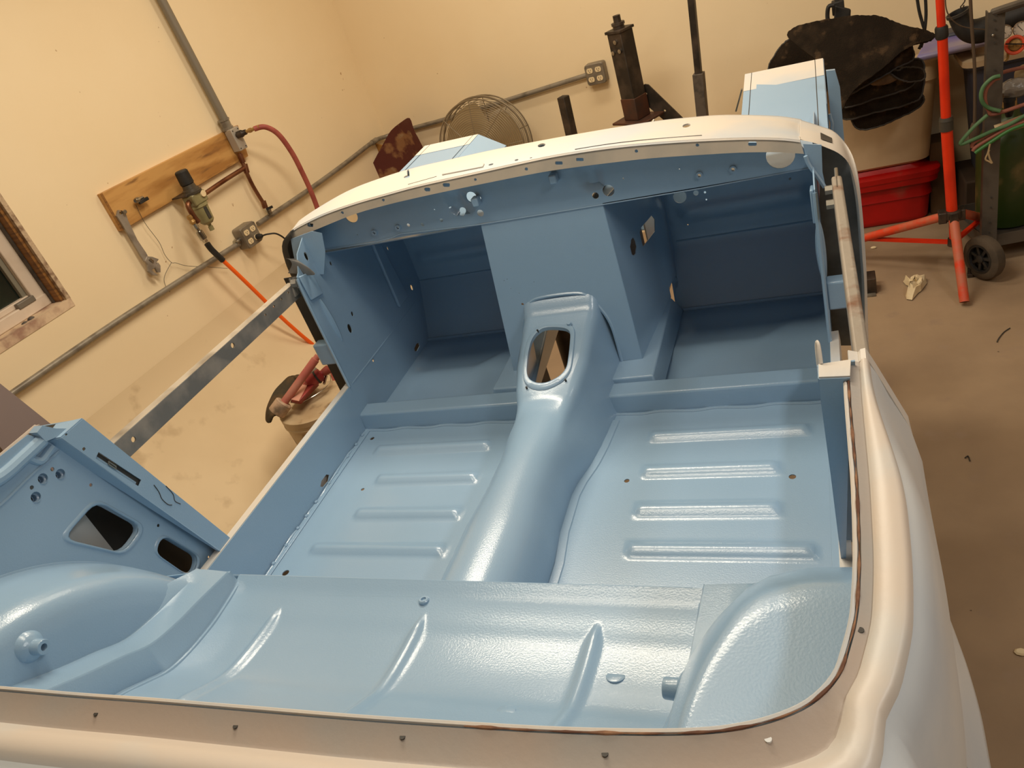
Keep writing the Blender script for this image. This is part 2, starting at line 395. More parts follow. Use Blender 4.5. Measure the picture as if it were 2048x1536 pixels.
# region with the opening is re-meshed as a sheet in (u, y)
U0, U1, Y0, Y1 = 12, 36, None, None
ia = min(range(len(ys)), key=lambda i: abs(ys[i] - 1.25)); ib = min(range(len(ys)), key=lambda i: abs(ys[i] - 1.46))
for i in range(len(ys) - 1):
    for j in range(n - 1):
        if ia <= i < ib and 14 <= j < 34: continue
        fs.append((i * n + j, i * n + j + 1, (i + 1) * n + j + 1, (i + 1) * n + j))
b.add(vs, fs)
ua, ub = us[14], us[34]
def u_of(x, y):
    lo, hi = 0., 1.
    for _ in range(30):
        md = (lo + hi) / 2
        if tun(y, md).x < x: lo = md
        else: hi = md
    return (lo + hi) / 2
hole = [(u_of(x, y), y) for x, y in op2]
hole = [(max(ua + .004, min(ub - .004, u)), min(1.455, max(1.258, y))) for u, y in hole]
outer = [(us[j], ys[ia]) for j in range(14, 34)] + [(ub, ys[i]) for i in range(ia, ib)] + [(us[j], ys[ib]) for j in range(34, 14, -1)] + [(ua, ys[i]) for i in range(ib, ia, -1)]
b.sheet(outer, [hole], lambda u, y: tun(y, u), .0101)
TUN = part(b, 'transmission_tunnel', smooth=50, solid=.003, off=-1)
rimp = [tun(y, u) for u, y in hole]
cen = sum(rimp, Vector()) / len(rimp)
rows = [[cen + (p - cen) * k + Vector((0, 0, dz)) for p in rimp] for k, dz in ((1.0, -.004), (1.0, .0045), (1.04, .0055), (1.17, .0045), (1.20, .001))]
for r in rows: r.append(r[0])
part(MB().grid(rows), 'gear_lever_ring', parent=TUN, smooth=40)
b = MB(); p = oy(1139, 649); b.cyl(p, p + Vector((0, -.002, .006)), .006, .005, 10); part(b, 'ring_bolt', parent=TUN)
for px, py in ((1076, 663), (1132, 762), (1054, 777)):
    p = oy(px, py); part(MB().cyl(p + Vector((0, 0, -.003)), p + Vector((0, -.001, .0052)), .0022, n=8), 'ring_screw_hole', DARK, parent=TUN)
# flanges where the tunnel is welded to the floor
for s in (-1, 1):
    rows = []
    for k, wd in ((0, 0), (1, .016), (2, .019)):
        rows.append([(XC + s * (interp(BW, y) - .004 + wd), y, (.006, .0045, .0)[k]) for y in ys[:44]])
    part(MB().grid(rows), 'tunnel_flange', smooth=40)
part(MB().tube([fmap(x, z) for x, z in arch[1:-1]], .004, 6, 4), 'seam_sealer')
# ---- sills
SZ = .128
for s in (-1, 1):
    def X(x): return x if s < 0 else mx(x)
    hs = []
    if s < 0:
        p = [onx(px, py, XL) for px, py in ((652, 949), (658, 950), (656, 962), (646, 974), (640, 973), (642, 962))]
        hs = [[(q.y, q.z) for q in p]]
        for px, py in ((624, 910), (542, 1020), (773, 848), (633, 947), (834, 692)):
            pass
    part(MB().sheet([(.62, 0), (1.372, 0), (1.372, SZ), (.62, SZ)], hs, lambda y, z: (X(XL), y, z), .04), 'inner_sill', solid=.002, smooth=30)
    part(MB().prism([(X(XL), .60, SZ - .002), (X(XL), .60, SZ + .002), (X(XL - .016), .60, SZ + .003), (X(XL - .018), .60, SZ - .02), (X(XL - .018), .60, -.10), (X(XL - .012), .60, -.10), (X(XL - .012), .60, SZ - .004)], (0, .80, 0)), 'sill_top', PRIMER, label='pale primed sill top edge')
# ---- kick panels and door hinge pillars
yz = lambda px, py: (lambda p: (p.y, p.z))(onx(px, py, XL))
KO = [(1.366, 0), (1.366, SZ), (1.366, .30), (1.366, .40), (1.372, .440), yz(596, 545), yz(594, 508), yz(604, 476), (1.50, .52), (1.50, .46), (1.93, .41), (1.866, .40), (1.864, .162), (1.787, 0)]
hs = []
for px, py, ry, rz in ((661, 527, .004, .006), (704, 628, .005, .007), (699, 657, .008, .013), (746, 721, .004, .005), (775, 497, .003, .006), (823, 575, .006, .009), (612, 513, .006, .012)):
    q = yz(px, py); hs.append(circ(q[0], q[1], ry, rz, n=14))
hs.append([yz(px, py) for px, py in ((837, 685), (839, 692), (834, 702), (829, 703), (828, 697), (832, 688))])
for s in (-1, 1):
    part(MB().sheet(KO if s < 0 else [(y, min(z, .455)) for y, z in KO], hs if s < 0 else [], lambda y, z: (XL if s < 0 else XR, y, z), .05), 'kick_panel', solid=.0025, smooth=30)
    def X(x): return x if s < 0 else mx(x)
    part(MB().tube([(X(XL), 1.366, SZ), (X(XL), 1.366, .3), (X(XL), 1.367, .40), (X(XL), 1.371, .435)], .004, 6, 3), 'pillar_edge')
    # stiffening pad and embossed bead on the pillar
    part(MB().prism([(X(XL + .002), y, z) for y, z in ((1.372, .44), (1.375, .375), (1.425, .365), (1.42, .43))], (X(.006) - X(0), 0, 0)), 'pillar_pad', bevel=.002)
    part(MB().tube([(X(XL), 1.41, .36), (X(XL + .001), 1.413, .30), (X(XL), 1.418, .235)], lambda t: .009 * math.sin(math.pi * (.12 + .76 * t)), 8, 6), 'pillar_bead')
    part(MB().tube([(X(XL), y, .128 + .0 * y) for y in (1.38, 1.5, 1.65, 1.80)], .0025, 6, 2), 'panel_seam')
    part(MB().prism([(X(XL + .001), y, z) for y, z in ((1.70, .40), (1.73, .40), (1.76, .165), (1.70, .165))], (X(.010) - X(0), 0, 0)), 'kick_brace', bevel=.003)
    # hinge box between pillar and outer skin
    part(MB().box((X(XL - .028), 1.385, .225), (.05, .03, .06)), 'hinge_mount', bevel=.004)
# hinge pillar inner faces (left toned dark for its shade, primed on the right)
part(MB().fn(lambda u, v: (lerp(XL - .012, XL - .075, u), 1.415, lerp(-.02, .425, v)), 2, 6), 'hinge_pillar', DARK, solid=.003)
part(MB().prism([ony(px, py, 1.56) for px, py in ((1644, 290), (1676, 302), (1695, 324), (1708, 366), (1717, 426), (1723, 514), (1727, 600), (1730, 690), (1662, 690), (1648, 560), (1640, 400))], (0, .004, 0)), 'hinge_pillar', mat('grey_undercoat', (150, 152, 150), .6, c2=(110, 112, 110), nscale=9), solid=.003)
# ---- dash panel
def dz(px, py): p = ony(px, py, 1.5); return (p.x, p.z)
top = [(585, 470), (640, 448), (713, 418), (839, 384), (960, 358), (1078, 334), (1200, 316), (1400, 298), (1600, 298), (1655, 296)]
DB0, DB1 = dz(645, 500), dz(1628, 335)
DO = [DB0, DB1, (XR - .0, DB1[1] + .01)] + [(lambda q: (min(XR, q[0]), q[1] + .012))(dz(*p)) for p in top[::-1][1:]] + [(XL + .0, DB0[1] + .02)]
DO = [(max(XL, x), z) for x, z in DO]
hs = []
for px, py, r in ((703, 432, .0165), (943, 394, .0125), (959, 396, .004), (923, 425, .0085), (961, 426, .0080), (883, 440, .0043), (845, 449, .0046), (817, 450, .0042), (750, 464, .003), (797, 454, .003), (869, 419, .002), (715, 469, .0015),
                  (1191, 391, .0072), (1217, 381, .0125), (1399, 349, .0035), (1466, 337, .0035), (1247, 357, .002), (1359, 338, .0013), (1561, 310, .0262), (899, 416, .002)):
    c = dz(px, py); hs.append(circ(c[0], c[1], r, n=20 if r > .006 else 10))
def dmap(x, z):
    y = 1.5
    for a in (-.775, -.465): y += .010 * (1 - sstep(.018, .026, abs(x - a))) * (1 - sstep(.52, .53, abs(z - .0) if z > .47 else .6))
    return (x, y, z)
DASH = part(MB().sheet(DO, hs, dmap, .012), 'dash_panel', smooth=40, solid=.002)
for px, py in ((750, 464), (797, 454), (936, 361), (1399, 349), (1466, 337)):
    c = dz(px, py); part(MB().lathe((c[0], 1.5, c[1]), (0, -1, 0), [(0, .0075), (.006, .0068), (.006, .0036), (0, .0034)], 14, False), 'dash_bush', parent=DASH)
lip = [ony(*p, 1.497) for p in ((645, 500), (745, 485), (782, 476), (800, 468), (960, 449), (1205, 409), (1400, 377), (1628, 335))]
rows = [[p + Vector((0, dy, dzz)) for p in lip] for dy, dzz in ((.0, .0), (.003, -.002), (.02, -.003))]
part(MB().grid(rows), 'dash_lower_lip', parent=DASH, solid=.002)
for px, py in ((956, 398), (1110, 352)):
    c = dz(px, py); part(MB().box((c[0], 1.488, c[1]), (.016, .022, .020)), 'dash_clip', parent=DASH, bevel=.003)
# ---- scuttle (cowl) : rear flange and top skin
YF = 1.47
fl = resample(catmull([ony(*p, YF) for p in ((582, 478), (600, 472), (650, 451), (713, 426), (776, 408), (839, 393), (942, 371), (1078, 344), (1150, 333), (1220, 324), (1300, 315), (1400, 308), (1492, 303), (1560, 303), (1608, 306))], 8), 90)
cr = resample(catmull([ony(*p, YF) for p in ((582, 462), (600, 450), (650, 426), (713, 404), (776, 386), (839, 369), (942, 346), (1078, 316), (1150, 303), (1220, 293), (1300, 285), (1389, 279), (1490, 275), (1560, 276), (1600, 280))], 8), 90)
far = resample(catmull([ony(*p, 1.70) for p in ((598, 444), (612, 434), (640, 416), (700, 381), (765, 356), (830, 336), (900, 320), (1000, 298), (1150, 270), (1300, 245), (1380, 236), (1450, 231), (1550, 233), (1602, 240))], 8), 90)
def cowl(u, v):
    i = u * 89; k = min(88, int(i)); t = i - k
    a, c = cr[k].lerp(cr[k + 1], t), far[k].lerp(far[k + 1], t)
    p = a.lerp(c, v); p.z += .012 * math.sin(math.pi * min(1, v * 1.0)) ** .8 * (1 - .6 * abs(2 * u - 1) ** 4); return p
def flange(u, v):
    i = u * 89; k = min(88, int(i)); t = i - k
    p = cr[k].lerp(cr[k + 1], t).lerp(fl[k].lerp(fl[k + 1], t), v); p.y -= .004 * v; return p
def inv(f, px, py):
    best = (9e9, .5, .5); u0, u1, v0, v1 = 0, 1, 0, 1
    for _ in range(4):
        for i in range(25):
            for j in range(25):
                u, v = lerp(u0, u1, i / 24), lerp(v0, v1, j / 24); q = proj(f(u, v)); d = (q[0] - px) ** 2 + (q[1] - py) ** 2
                if d < best[0]: best = (d, u, v)
        du, dv = (u1 - u0) / 8, (v1 - v0) / 8; u0, u1, v0, v1 = max(0, best[1] - du), min(1, best[1] + du), max(0, best[2] - dv), min(1, best[2] + dv)
    return best[1], best[2]
SH = 4.0      # sheets are meshed in (u * SH, v) so that steps are about even
def pxhole(f, pts): return [(lambda q: (q[0] * SH, min(.97, max(.03, q[1]))))(inv(f, *p)) for p in pts]
hs = [pxhole(flange, rrect(px - a, px + a, py - c_, py + c_, min(a, c_) * .6, 2) if a != c_ else circ(px, py, a, n=10)) for px, py, a, c_ in
      ((621, 450, 6, 4), (685, 425, 3, 3), (767, 400, 3, 3), (855, 379, 6, 4), (893, 370, 7, 4), (951, 359, 3, 3), (1053, 338, 3.5, 3.5), (1118, 326, 7.5, 3.5), (1160, 319, 7.5, 3.5), (1273, 302, 3.5, 3.5), (1395, 290, 3.5, 3.5), (1505, 287.5, 8.5, 4.5))]
COWL = None
hs2 = [pxhole(cowl, circ(px, py, a, c_, n=12, rot=-.25)) for px, py, a, c_ in ((815, 353, 8, 2.6), (982, 329, 5, 1.6), (1033, 320, 4, 1.5), (1062, 316, 2.2, 1.2), (1083, 290.5, 8, 3.6), (1193, 262.5, 2, 1.2), (1373, 251, 8.5, 3.6))]
def grids(n1, n2): return
b = MB().sheet([(i / 60 * SH, 0) for i in range(61)] + [(i / 60 * SH, 1) for i in range(60, -1, -1)], hs2, lambda x, y: cowl(x / SH, y), .06)
COWL = part(b, 'scuttle_top', PRIMER, smooth=50, solid=.003, off=-1, label='cream primed scuttle top with drilled holes')
b = MB().sheet([(i / 60 * SH, 0) for i in range(61)] + [(i / 60 * SH, 1) for i in range(60, -1, -1)], hs, lambda x, y: flange(x / SH, y), .12)
part(b, 'scuttle_flange', mat('cream_flange_primer', (204, 190, 170), .42, c2=(186, 176, 160), nscale=9, bump=.03, bscale=150), parent=COWL, smooth=50, solid=.003, label='beige primed turned-down flange with slots')
part(MB().grid([[p + Vector((0, -.001, .0005)) for p in cr], [p + Vector((0, -.004, -.003)) for p in cr]]), 'scuttle_crease', PRIMER, parent=COWL)
part(MB().grid([far, [p + Vector((0, .012, -.006)) for p in far], [p + Vector((0, .016, -.018)) for p in far]]), 'scuttle_nose', PRIMER, parent=COWL, solid=.003)
def strip(pxs, r=.0012, lift=.0012):
    return MB().tube([cowl(*inv(cowl, *p)) + Vector((0, 0, lift)) for p in pxs], r, 6, 3)
part(strip([(1150, 299), (1220, 288), (1300, 279), (1404, 271)], .0012, 0), 'panel_gap', DARK, parent=COWL)
part(strip([(816, 369), (845, 361), (873, 353)], .0009, 0), 'panel_gap', DARK, parent=COWL)
q = [cowl(*inv(cowl, *p)) for p in ((884, 351), (966, 335), (969, 329), (963, 325), (887, 344))]
part(MB().prism(q, (0, 0, .003)), 'scuttle_patch', PRIMER, parent=COWL, bevel=.001)
# ---- scuttle side, right: corner and side skin in one sweep
ri = [(1600, 280), (1626, 285), (1650, 294), (1678, 307), (1698, 328), (1710, 366), (1719, 426), (1725, 514), (1729, 570), (1730, 640), (1731, 720)]
ro = [(1602, 240), (1637, 251), (1671, 265), (1701, 303), (1716, 353), (1725, 426), (1731.5, 514), (1734, 570), (1736, 640), (1738, 720)]
yo = [1.70, 1.66, 1.61, 1.54, 1.50, 1.485, 1.48, 1.48, 1.48, 1.48]
NA = 60
ca_ = resample(catmull([ony(*p, YF) for p in ri], 8), NA); cb_ = resample(catmull([ony(*p, y) for p, y in zip(ro, yo)], 8), NA)
def corner(u, v):
    i = u * (NA - 1); k = min(NA - 2, int(i)); t = i - k
    a, c = ca_[k].lerp(ca_[k + 1], t), cb_[k].lerp(cb_[k + 1], t); p = a.lerp(c, v)
    w_ = 1 - sstep(.15, .45, u); p.z += .012 * math.sin(math.pi * v) ** .8 * (.4 + .0 * u) * w_; return p
rows = [[p + Vector((-.004, .03, -.004)) for p in ca_]] + [[corner(i / (NA - 1), j / 8) for i in range(NA)] for j in range(9)]
for k in (1, 2, 3): rows.append([p + Vector((.0, lerp(.006, .08, sstep(16, 40, i)) * k, -lerp(.016, 0, min(1, i / 24)) * k)) for i, p in enumerate(cb_)])
part(MB().grid(rows), 'scuttle_side', PRIMER, smooth=50, solid=.002, off=-1)
q = [corner(*inv(corner, *p)) + Vector((0, -.001, .0015)) for p in ((1641, 266), (1642, 279), (1665, 287), (1664, 277))]
part(MB().poly(q), 'indicator_slot', DARK)
# left outer skin seen from behind, the shadow inside painted as a dark tone
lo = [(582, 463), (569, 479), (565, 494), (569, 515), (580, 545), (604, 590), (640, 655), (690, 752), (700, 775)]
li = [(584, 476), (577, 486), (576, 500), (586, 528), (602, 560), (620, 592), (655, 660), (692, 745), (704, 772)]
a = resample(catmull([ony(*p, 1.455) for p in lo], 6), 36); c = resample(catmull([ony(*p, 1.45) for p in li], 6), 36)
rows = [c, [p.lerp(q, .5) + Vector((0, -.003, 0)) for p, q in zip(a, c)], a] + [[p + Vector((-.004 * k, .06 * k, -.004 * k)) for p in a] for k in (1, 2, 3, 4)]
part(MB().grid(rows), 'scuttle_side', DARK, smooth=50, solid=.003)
# A-post gussets and the folded sheet-metal tab
g = [ony(*p, 1.452) for p in ((582, 478), (622, 464), (640, 470), (648, 505), (648, 548), (602, 552), (594, 535), (588, 512), (585, 496))]
part(MB().sheet([(p.x, p.z) for p in g], [circ(ony(612, 513, 1.452).x, ony(612, 513, 1.452).z, .006, .010, n=12)], lambda x, z: (x, 1.452 + .25 * max(0, x + 1.16), z), .03), 'post_gusset', solid=.002)
tab = [[ony(x, y, 1.39) for x, y in ((572, 517), (580, 520), (584, 529), (578, 542), (576, 546))], [ony(x, y, 1.395) for x, y in ((590, 517), (600, 526), (604, 534), (600, 543), (596, 547))], [ony(x, y, 1.40) for x, y in ((604, 528), (618, 536), (630, 548), (620, 550), (606, 549))]]
part(MB().grid([catmull(r, 4) for r in tab]), 'folded_tab', BARE, solid=.002, smooth=60)
g = [ony(*p, 1.44) for p in ((1606, 288), (1643, 290), (1645, 345), (1651, 372), (1646, 372), (1618, 330), (1611, 312))]
part(MB().prism(g, (0, .003, 0)), 'post_gusset')
part(MB().tube([ony(*p, 1.436) for p in ((1611, 312), (1618, 330), (1634, 352), (1649, 374))], .004, 6, 4), 'gusset_edge')
# ================================================================== rear of the shell
SHP = [(.02, .62), (.10, .50), (.20, .385), (.30, .305), (.36, .278), (.40, .256), (.427, .242), (.459, .221), (.493, .201), (.536, .191), (.588, .186), (.620, .187), (.645, .1885), (.662, .1910), (.680, .1965), (.686, .1985)]
shp = catmull([(0, y, z) for y, z in SHP], 6)
def shelf_z(y): return interp([(p.y, p.z) for p in shp], y)
XI0, XI1 = XC - .389, XC + .389
RX = [XC - .268, XC, XC + .268]
def shelf(u, v):
    x = lerp(XI0, XI1 + .022, u); i = v * (len(shp) - 1); k = min(len(shp) - 2, int(i)); p = shp[k].lerp(shp[k + 1], i - k); h = 0
    for r in RX:
        wd = .0085 * sstep(.640, .59, p.y) + 1e-4
        h = max(h, .0075 * sstep(.640, .605, p.y) * math.exp(-((x - r) / wd) ** 2))
    h -= .0015 * sstep(.628, .624, p.y) * 0
    return (x, p.y, p.z + h)
b = MB().fn(lambda u, v: shelf(u, v), 260, 84)
b.grid([[(lerp(XI0 - .02, XI1 + .03, i / 20), y, z) for i in range(21)] for y, z in ((.686, .1985), (.689, .1965), (.690, .185), (.690, 0))])
SHELF = part(b, 'rear_shelf', smooth=60, solid=.002, off=-1)
part(MB().tube([(lerp(XI0, XI1, i / 10), .6865, .1982) for i in range(11)], .0014, 6, 2), 'shelf_edge', parent=SHELF)
def onshelf(px, py):
    z = .18
    for _ in range(8): p = onz(px, py, z); z = shelf_z(p.y)
    return p
b = MB(); p = onshelf(849, 1204); b.lathe(p, (0, .2, 1), [(0, .0085), (.004, .0085), (.006, .007), (.006, .004), (.003, .0035)], 16); part(b, 'shelf_grommet', parent=SHELF)
for px, py in ((1232, 1354), (1012, 1425)):
    p = onshelf(px, py); part(MB().lathe(p, (0, .35, 1), [(0, .0125), (.0018, .0125), (.0026, .011), (.0026, .001)], 18), 'blanking_plug', parent=SHELF)
part(MB().tube([onshelf(px, py) + Vector((0, 0, .0009)) for px, py in ((620, 1192), (850, 1195), (1100, 1201), (1372, 1209))], .0012, 6, 3), 'lap_seam', parent=SHELF)
random.seed(11)
b = MB()
for i in range(60):
    x, y = random.uniform(XI1 - .05, XI1 - .002), random.uniform(.50, .66)
    b.sphere((x + .012 * math.sin(y * 70), y, shelf_z(y)), random.uniform(.0012, .0028), 6, (1, 1.3, .5))
b.lathe((XI1 - .012, .652, .182), (0, 0, 1), [(0, .016), (.004, .015), (.006, .006)], 14)
part(b, 'weld_spatter', parent=SHELF, smooth=60)
# ---- spring rails at each side of the shelf
RT = [(.10, .60), (.20, .475), (.30, .385), (.37, .338), (.41, .312), (.457, .284), (.50, .257), (.55, .243), (.60, .235), (.65, .226), (.672, .222)]
rt = [(p.y, p.z) for p in catmull([(0, y, z) for y, z in RT], 5)]
for s in (-1, 1):
    def X(x): return x if s < 0 else mx(x) + .018
    rows = []
    for y, z in rt:
        zs = shelf_z(min(y, .68)); fl = .020 * sstep(.69, .60, y) + .004
        rows.append([(X(XI0 + .010), y, zs + .001), (X(XI0 + .003), y, zs + .002), (X(XI0 + .0), y, zs + .006), (X(XI0 - .001), y, z - .003), (X(XI0 - .003), y, z), (X(XI0 - .035), y, z + .003),
                     (X(XI0 - .055), y, z + .004), (X(XI0 - .062), y, z + fl * .7), (X(XI0 - .068), y, z + fl), (X(XI0 - .071), y, z + fl - .003), (X(XI0 - .072), y, z - .02), (X(XI0 - .072), y, z - .08)])
    y, z = rt[-1]
    rows.append([(p[0], .676, p[2] - .006 if j > 3 else p[2]) for j, p in enumerate(rows[-1])])
    rows.append([(p[0], .678, 0) for p in rows[-1]])
    part(MB().grid(rows), 'spring_rail', smooth=38, solid=.0015)
    part(MB().tube([(X(XI0 + .006), y, shelf_z(min(y, .66)) + .002) for y, z in rt[8::4]], .0035, 6, 3), 'seam_sealer')
    # heel board outboard of the rail
    part(MB().poly([(X(XI0 - .07), .672, .22), (X(XL - .02), .672, .20), (X(XL - .02), .672, 0), (X(XI0 - .07), .672, 0)]), 'heel_board', solid=.002)
# ---- wheel arches, pressed round the axle line
YW = .30
ARCH = {1: (.10, [(.424, .285), (.427, .301), (.437, .315), (.446, .328), (.455, .338), (.481, .363), (.503, .374), (.538, .381), (.62, .383)]),
        -1: (.05, [(.446, .335), (.449, .355), (.454, .370), (.462, .380), (.480, .389), (.512, .395), (.557, .401), (.62, .401)])}
for s in (-1, 1):
    def X(x): return x if s < 0 else mx(x) + .010
    ZW, TAB = ARCH[s]; x0, x1 = XL - .035, XC - TAB[0][0]; rows = []; d0 = XC - x0
    dent = onx(62, 1166, -1.085) if s < 0 else onx(1498, 1226, -.128)
    if s > 0: dent.x = mx(dent.x)
    nd = Vector((.62, (dent.y - YW) * 2.2, (dent.z - ZW) * 2.2)).normalized()
    for i in range(31):
        row = []
        for j in range(65):
            an = math.radians(-28 + 178 * j / 64)
            if i <= 20: x = lerp(x0, x1, 1 - (1 - i / 20) ** 1.6); r = interp(TAB, XC - x)
            else: t = (i - 20) / 10; x = x1 + .004 * math.sin(t * math.pi / 2); r = lerp(TAB[0][1], .06, t)
            p = Vector((x, YW + r * math.cos(an), ZW + r * math.sin(an)))
            d = (p - dent).dot(nd); lim = -.002
            if d > lim and (p - dent).length < .085: p -= nd * (d - lim) * .9
            if s > 0: p.z = min(p.z, .425)
            row.append((X(p.x), p.y, p.z))
        rows.append(row)
    ar = part(MB().grid(rows), 'wheel_arch', smooth=70, solid=.002)
    part(MB().tube([(X(XL - .030), YW + TAB[-1][1] * math.cos(math.radians(a)), ZW + TAB[-1][1] * math.sin(math.radians(a))) for a in range(-10, 150 if s < 0 else 50, 8)], .006, 6, 3), 'arch_flange', parent=ar)
    # bump stop tube
    c = onx(58, 1294, x1 + .002) if s < 0 else onx(1376, 1381, mx(x1) + .010); ax = (1, .10, -.05) if s < 0 else (-1, .02, .02)
    if s < 0: c = onx(62, 1294, x1)
    part(MB().lathe(c, ax, [(-.006, .023), (.001, .021), (.006, .016), (.009, .0112), (.022, .0106), (.0235, .0098), (.0235, .0050), (.008, .0045)], 24, False), 'bump_stop_tube', parent=ar)
    part(MB().cyl(c + Vector(ax) * .009, c + Vector(ax) * .0095, .0046, n=14), 'tube_bore', DARK, parent=ar)
# ---- quarter panels behind the doors with their access openings
XQ = -1.200
def q2(px, py, x=XQ): p = onx(px, py, x); return (p.y, p.z)
QO = [q2(445, 1106), q2(120, 878), q2(85, 878), (.66, .545), (.20, .555), (-.1, .55), (-.1, 0), (.74, 0), (.80, .06)]
w1 = roundpoly([q2(*p) for p in ((192, 1003), (284, 1054), (246, 1106), (127, 1077))], .022)
w2 = roundpoly([q2(*p) for p in ((331, 1074), (396, 1113), (389, 1145), (368, 1146), (312, 1107), (318, 1083))], .016)
hs = [w1, w2]
for px, py, r in ((120, 948, .0085), (85, 957, .0085), (71, 994, .0085), (104, 938.5, .0035), (63, 975, .0035), (181, 970, .003), (316, 1051, .003), (417, 1114, .0026)):
    c = q2(px, py); hs.append(circ(c[0], c[1], r, n=16))
for s in (-1, 1):
    def X(x): return x if s < 0 else mx(x)
    dzr = 0 if s < 0 else -.045
    def qm(y, z): return (X(XQ), y, min(z, .43) if s > 0 else z)
    QR = [(y, z) for y, z in QO if y > .3] + []
    QO_ = QO if s < 0 else [q2(445, 1106), q2(120, 878), (.60, .43), (.38, .43), (.38, 0), (.74, 0), (.80, .06)]
    qp = part(MB().sheet(QO_, hs if s < 0 else [], qm, .03), 'quarter_panel', smooth=40, solid=.002)
    # outer skin behind it, seen through the openings
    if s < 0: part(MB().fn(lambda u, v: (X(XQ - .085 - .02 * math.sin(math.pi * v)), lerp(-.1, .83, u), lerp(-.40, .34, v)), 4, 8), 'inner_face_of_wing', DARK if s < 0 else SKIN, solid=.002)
    if s < 0:
        for wd in (w1, w2):
            cx = sum(p[0] for p in wd) / len(wd); cy = sum(p[1] for p in wd) / len(wd)
            rows = [[(XQ + d, cx + (p[0] - cx) * k, cy + (p[1] - cy) * k) for p in wd + wd[:1]] for k, d in ((1.0, -.012), (1.0, .001), (1.06, .0035), (1.13, .003), (1.19, 0))]
            part(MB().grid(rows), 'opening_rim', parent=qp, smooth=60)
        for px, py, r in ((120, 948, .0085), (85, 957, .0085), (71, 994, .0085)):
            c = q2(px, py); part(MB().lathe((XQ, c[0], c[1]), (-1, -.1, -.25), [(0, .0092), (.006, .0088), (.007, .006), (.016, .0055), (.016, .0045)], 16, False), 'fixing_cup', parent=qp)
            part(MB().cyl((XQ - .017, c[0] - .002, c[1] - .004), (XQ - .018, c[0] - .002, c[1] - .004), .006, n=10), 'cup_bore', DARK, parent=qp)
        part(MB().tube([onx(*p, XQ + .004) for p in ((-60, 985), (0, 955), (50, 912), (84, 880))], .011, 10, 5), 'rim_channel', parent=qp)
        part(MB().tube([onx(*p, XQ + .002) for p in ((60, 916), (80, 922), (95, 905), (104, 893))], .007, 8, 5), 'channel_bracket', parent=qp)
        part(MB().tube([onx(*p, XQ) for p in ((-60, 1048), (0, 1010), (60, 952), (118, 902))], .003, 6, 4), 'panel_seam', parent=qp)
# ---- door shut pillars (B posts)
def lpt(px, py, x): return onx(px, py, x)
for s in (-1, 1):
    if s < 0:
        tf, tb, bf, bb = lpt(165, 838, -1.178), lpt(122, 876, -1.178), lpt(462, 1078, -1.176), lpt(445, 1105, -1.174)
        ot, of_ = lpt(88, 882, -1.205), lpt(113, 850, -1.215)
        sl = [onx(*p, -1.177) for p in ((197, 904), (282, 960), (277, 973), (191, 917))]
    else:
        tf, tb = Vector((-.036, .738, .50)), Vector((-.036, .714, .50)); bf, bb = Vector((mx(-1.176), .842, .125)), Vector((mx(-1.174), .809, .121))
        ot, of_ = Vector((-.006, .712, .50)), Vector((-.004, .742, .50)); sl = None
    # inner strip
    o2 = [tf, tb, bb, bf]
    def plane_map(a): return a
    pl = [(p.y, p.z) for p in o2]; xs = (tf.x, bf.x)
    def pm_(y, z): return (lerp(bf.x, tf.x, (z - .125) / .385), y, z)
    hs = [[(p.y, p.z) for p in sl]] if sl else []
    if s < 0:
        for px, py, r in ((167, 898, .003), (132, 869, .002)):
            c = onx(px, py, -1.178); hs.append(circ(c.y, c.z, r, n=10))
    po = part(MB().sheet(pl, hs, pm_, .04), 'door_pillar', solid=.002)
    # wedge facing the rear, and the capped top
    bq = bb + Vector((.006 * s, 0, 0))
    part(MB().add([tb, bb, bq, ot], [(0, 1, 2, 3)]), 'pillar_wedge', parent=po, solid=.002)
    part(MB().add([tf + Vector((0, 0, .001)), tb + Vector((0, 0, .001)), ot + Vector((0, 0, .001)), of_ + Vector((0, 0, .001))], [(0, 1, 2, 3)]), 'pillar_cap', PRIMER if s > 0 else BLUE, parent=po, solid=.002)
    part(MB().add([tf, bf, bf + Vector(((.11 if s < 0 else .02) * s, 0, 0)), of_ + Vector(((.05 if s < 0 else .004) * s, 0, 0))], [(0, 1, 2, 3)]), 'shut_face', parent=po, solid=.002)
    if s < 0:
        part(MB().hexa([p + Vector((-.004, 0, 0)) for p in sl], [p + Vector((-.022, 0, 0)) for p in sl]), 'striker_pocket', DARK, parent=po)
        a, c = (sl[0] + sl[3]) / 2, (sl[1] + sl[2]) / 2
        for k_ in ([(308, 970), (318, 984), (324, 998), (336, 1009), (344, 1010)], [(332, 972), (346, 988), (350, 1002), (361, 1008)]): part(MB().tube([onx(*p_, -1.1755) for p_ in k_], .0008, 5, 4), 'paint_crack', DARK, parent=po)
        part(MB().cyl(a + Vector((-.006, -.005, .004)), c + Vector((-.006, -.005, .004)), .004, n=8), 'pocket_lip', parent=po)
        part(MB().tube([a.lerp(c, t) + Vector((.0, .001 * k, .003 * k)) for t, k in ((.25, -1), (.42, -1), (.44, 1), (.27, 1), (.25, -1))], .0014, 6, 1), 'wire_clip', BOLT, parent=po)
    else:
        part(MB().tube([Vector((-.036, .742, .46)), Vector((-.037, .752, .505)), Vector((-.036, .757, .518)), Vector((-.034, .75, .517)), Vector((-.033, .738, .502))], .0018, 6, 4), 'flange_tip', PRIMER, parent=po)
        part(MB().tube([tf, tf.lerp(bf, .5) + Vector((.001, 0, 0)), bf], .0018, 6, 4), 'pillar_edge', parent=po)
part(MB().prism([onx(*p, -1.185) for p in ((85, 851), (74, 865), (92, 883), (118, 872), (143, 866), (142, 857), (112, 857))], (-.02, 0, 0)), 'post_bridge')
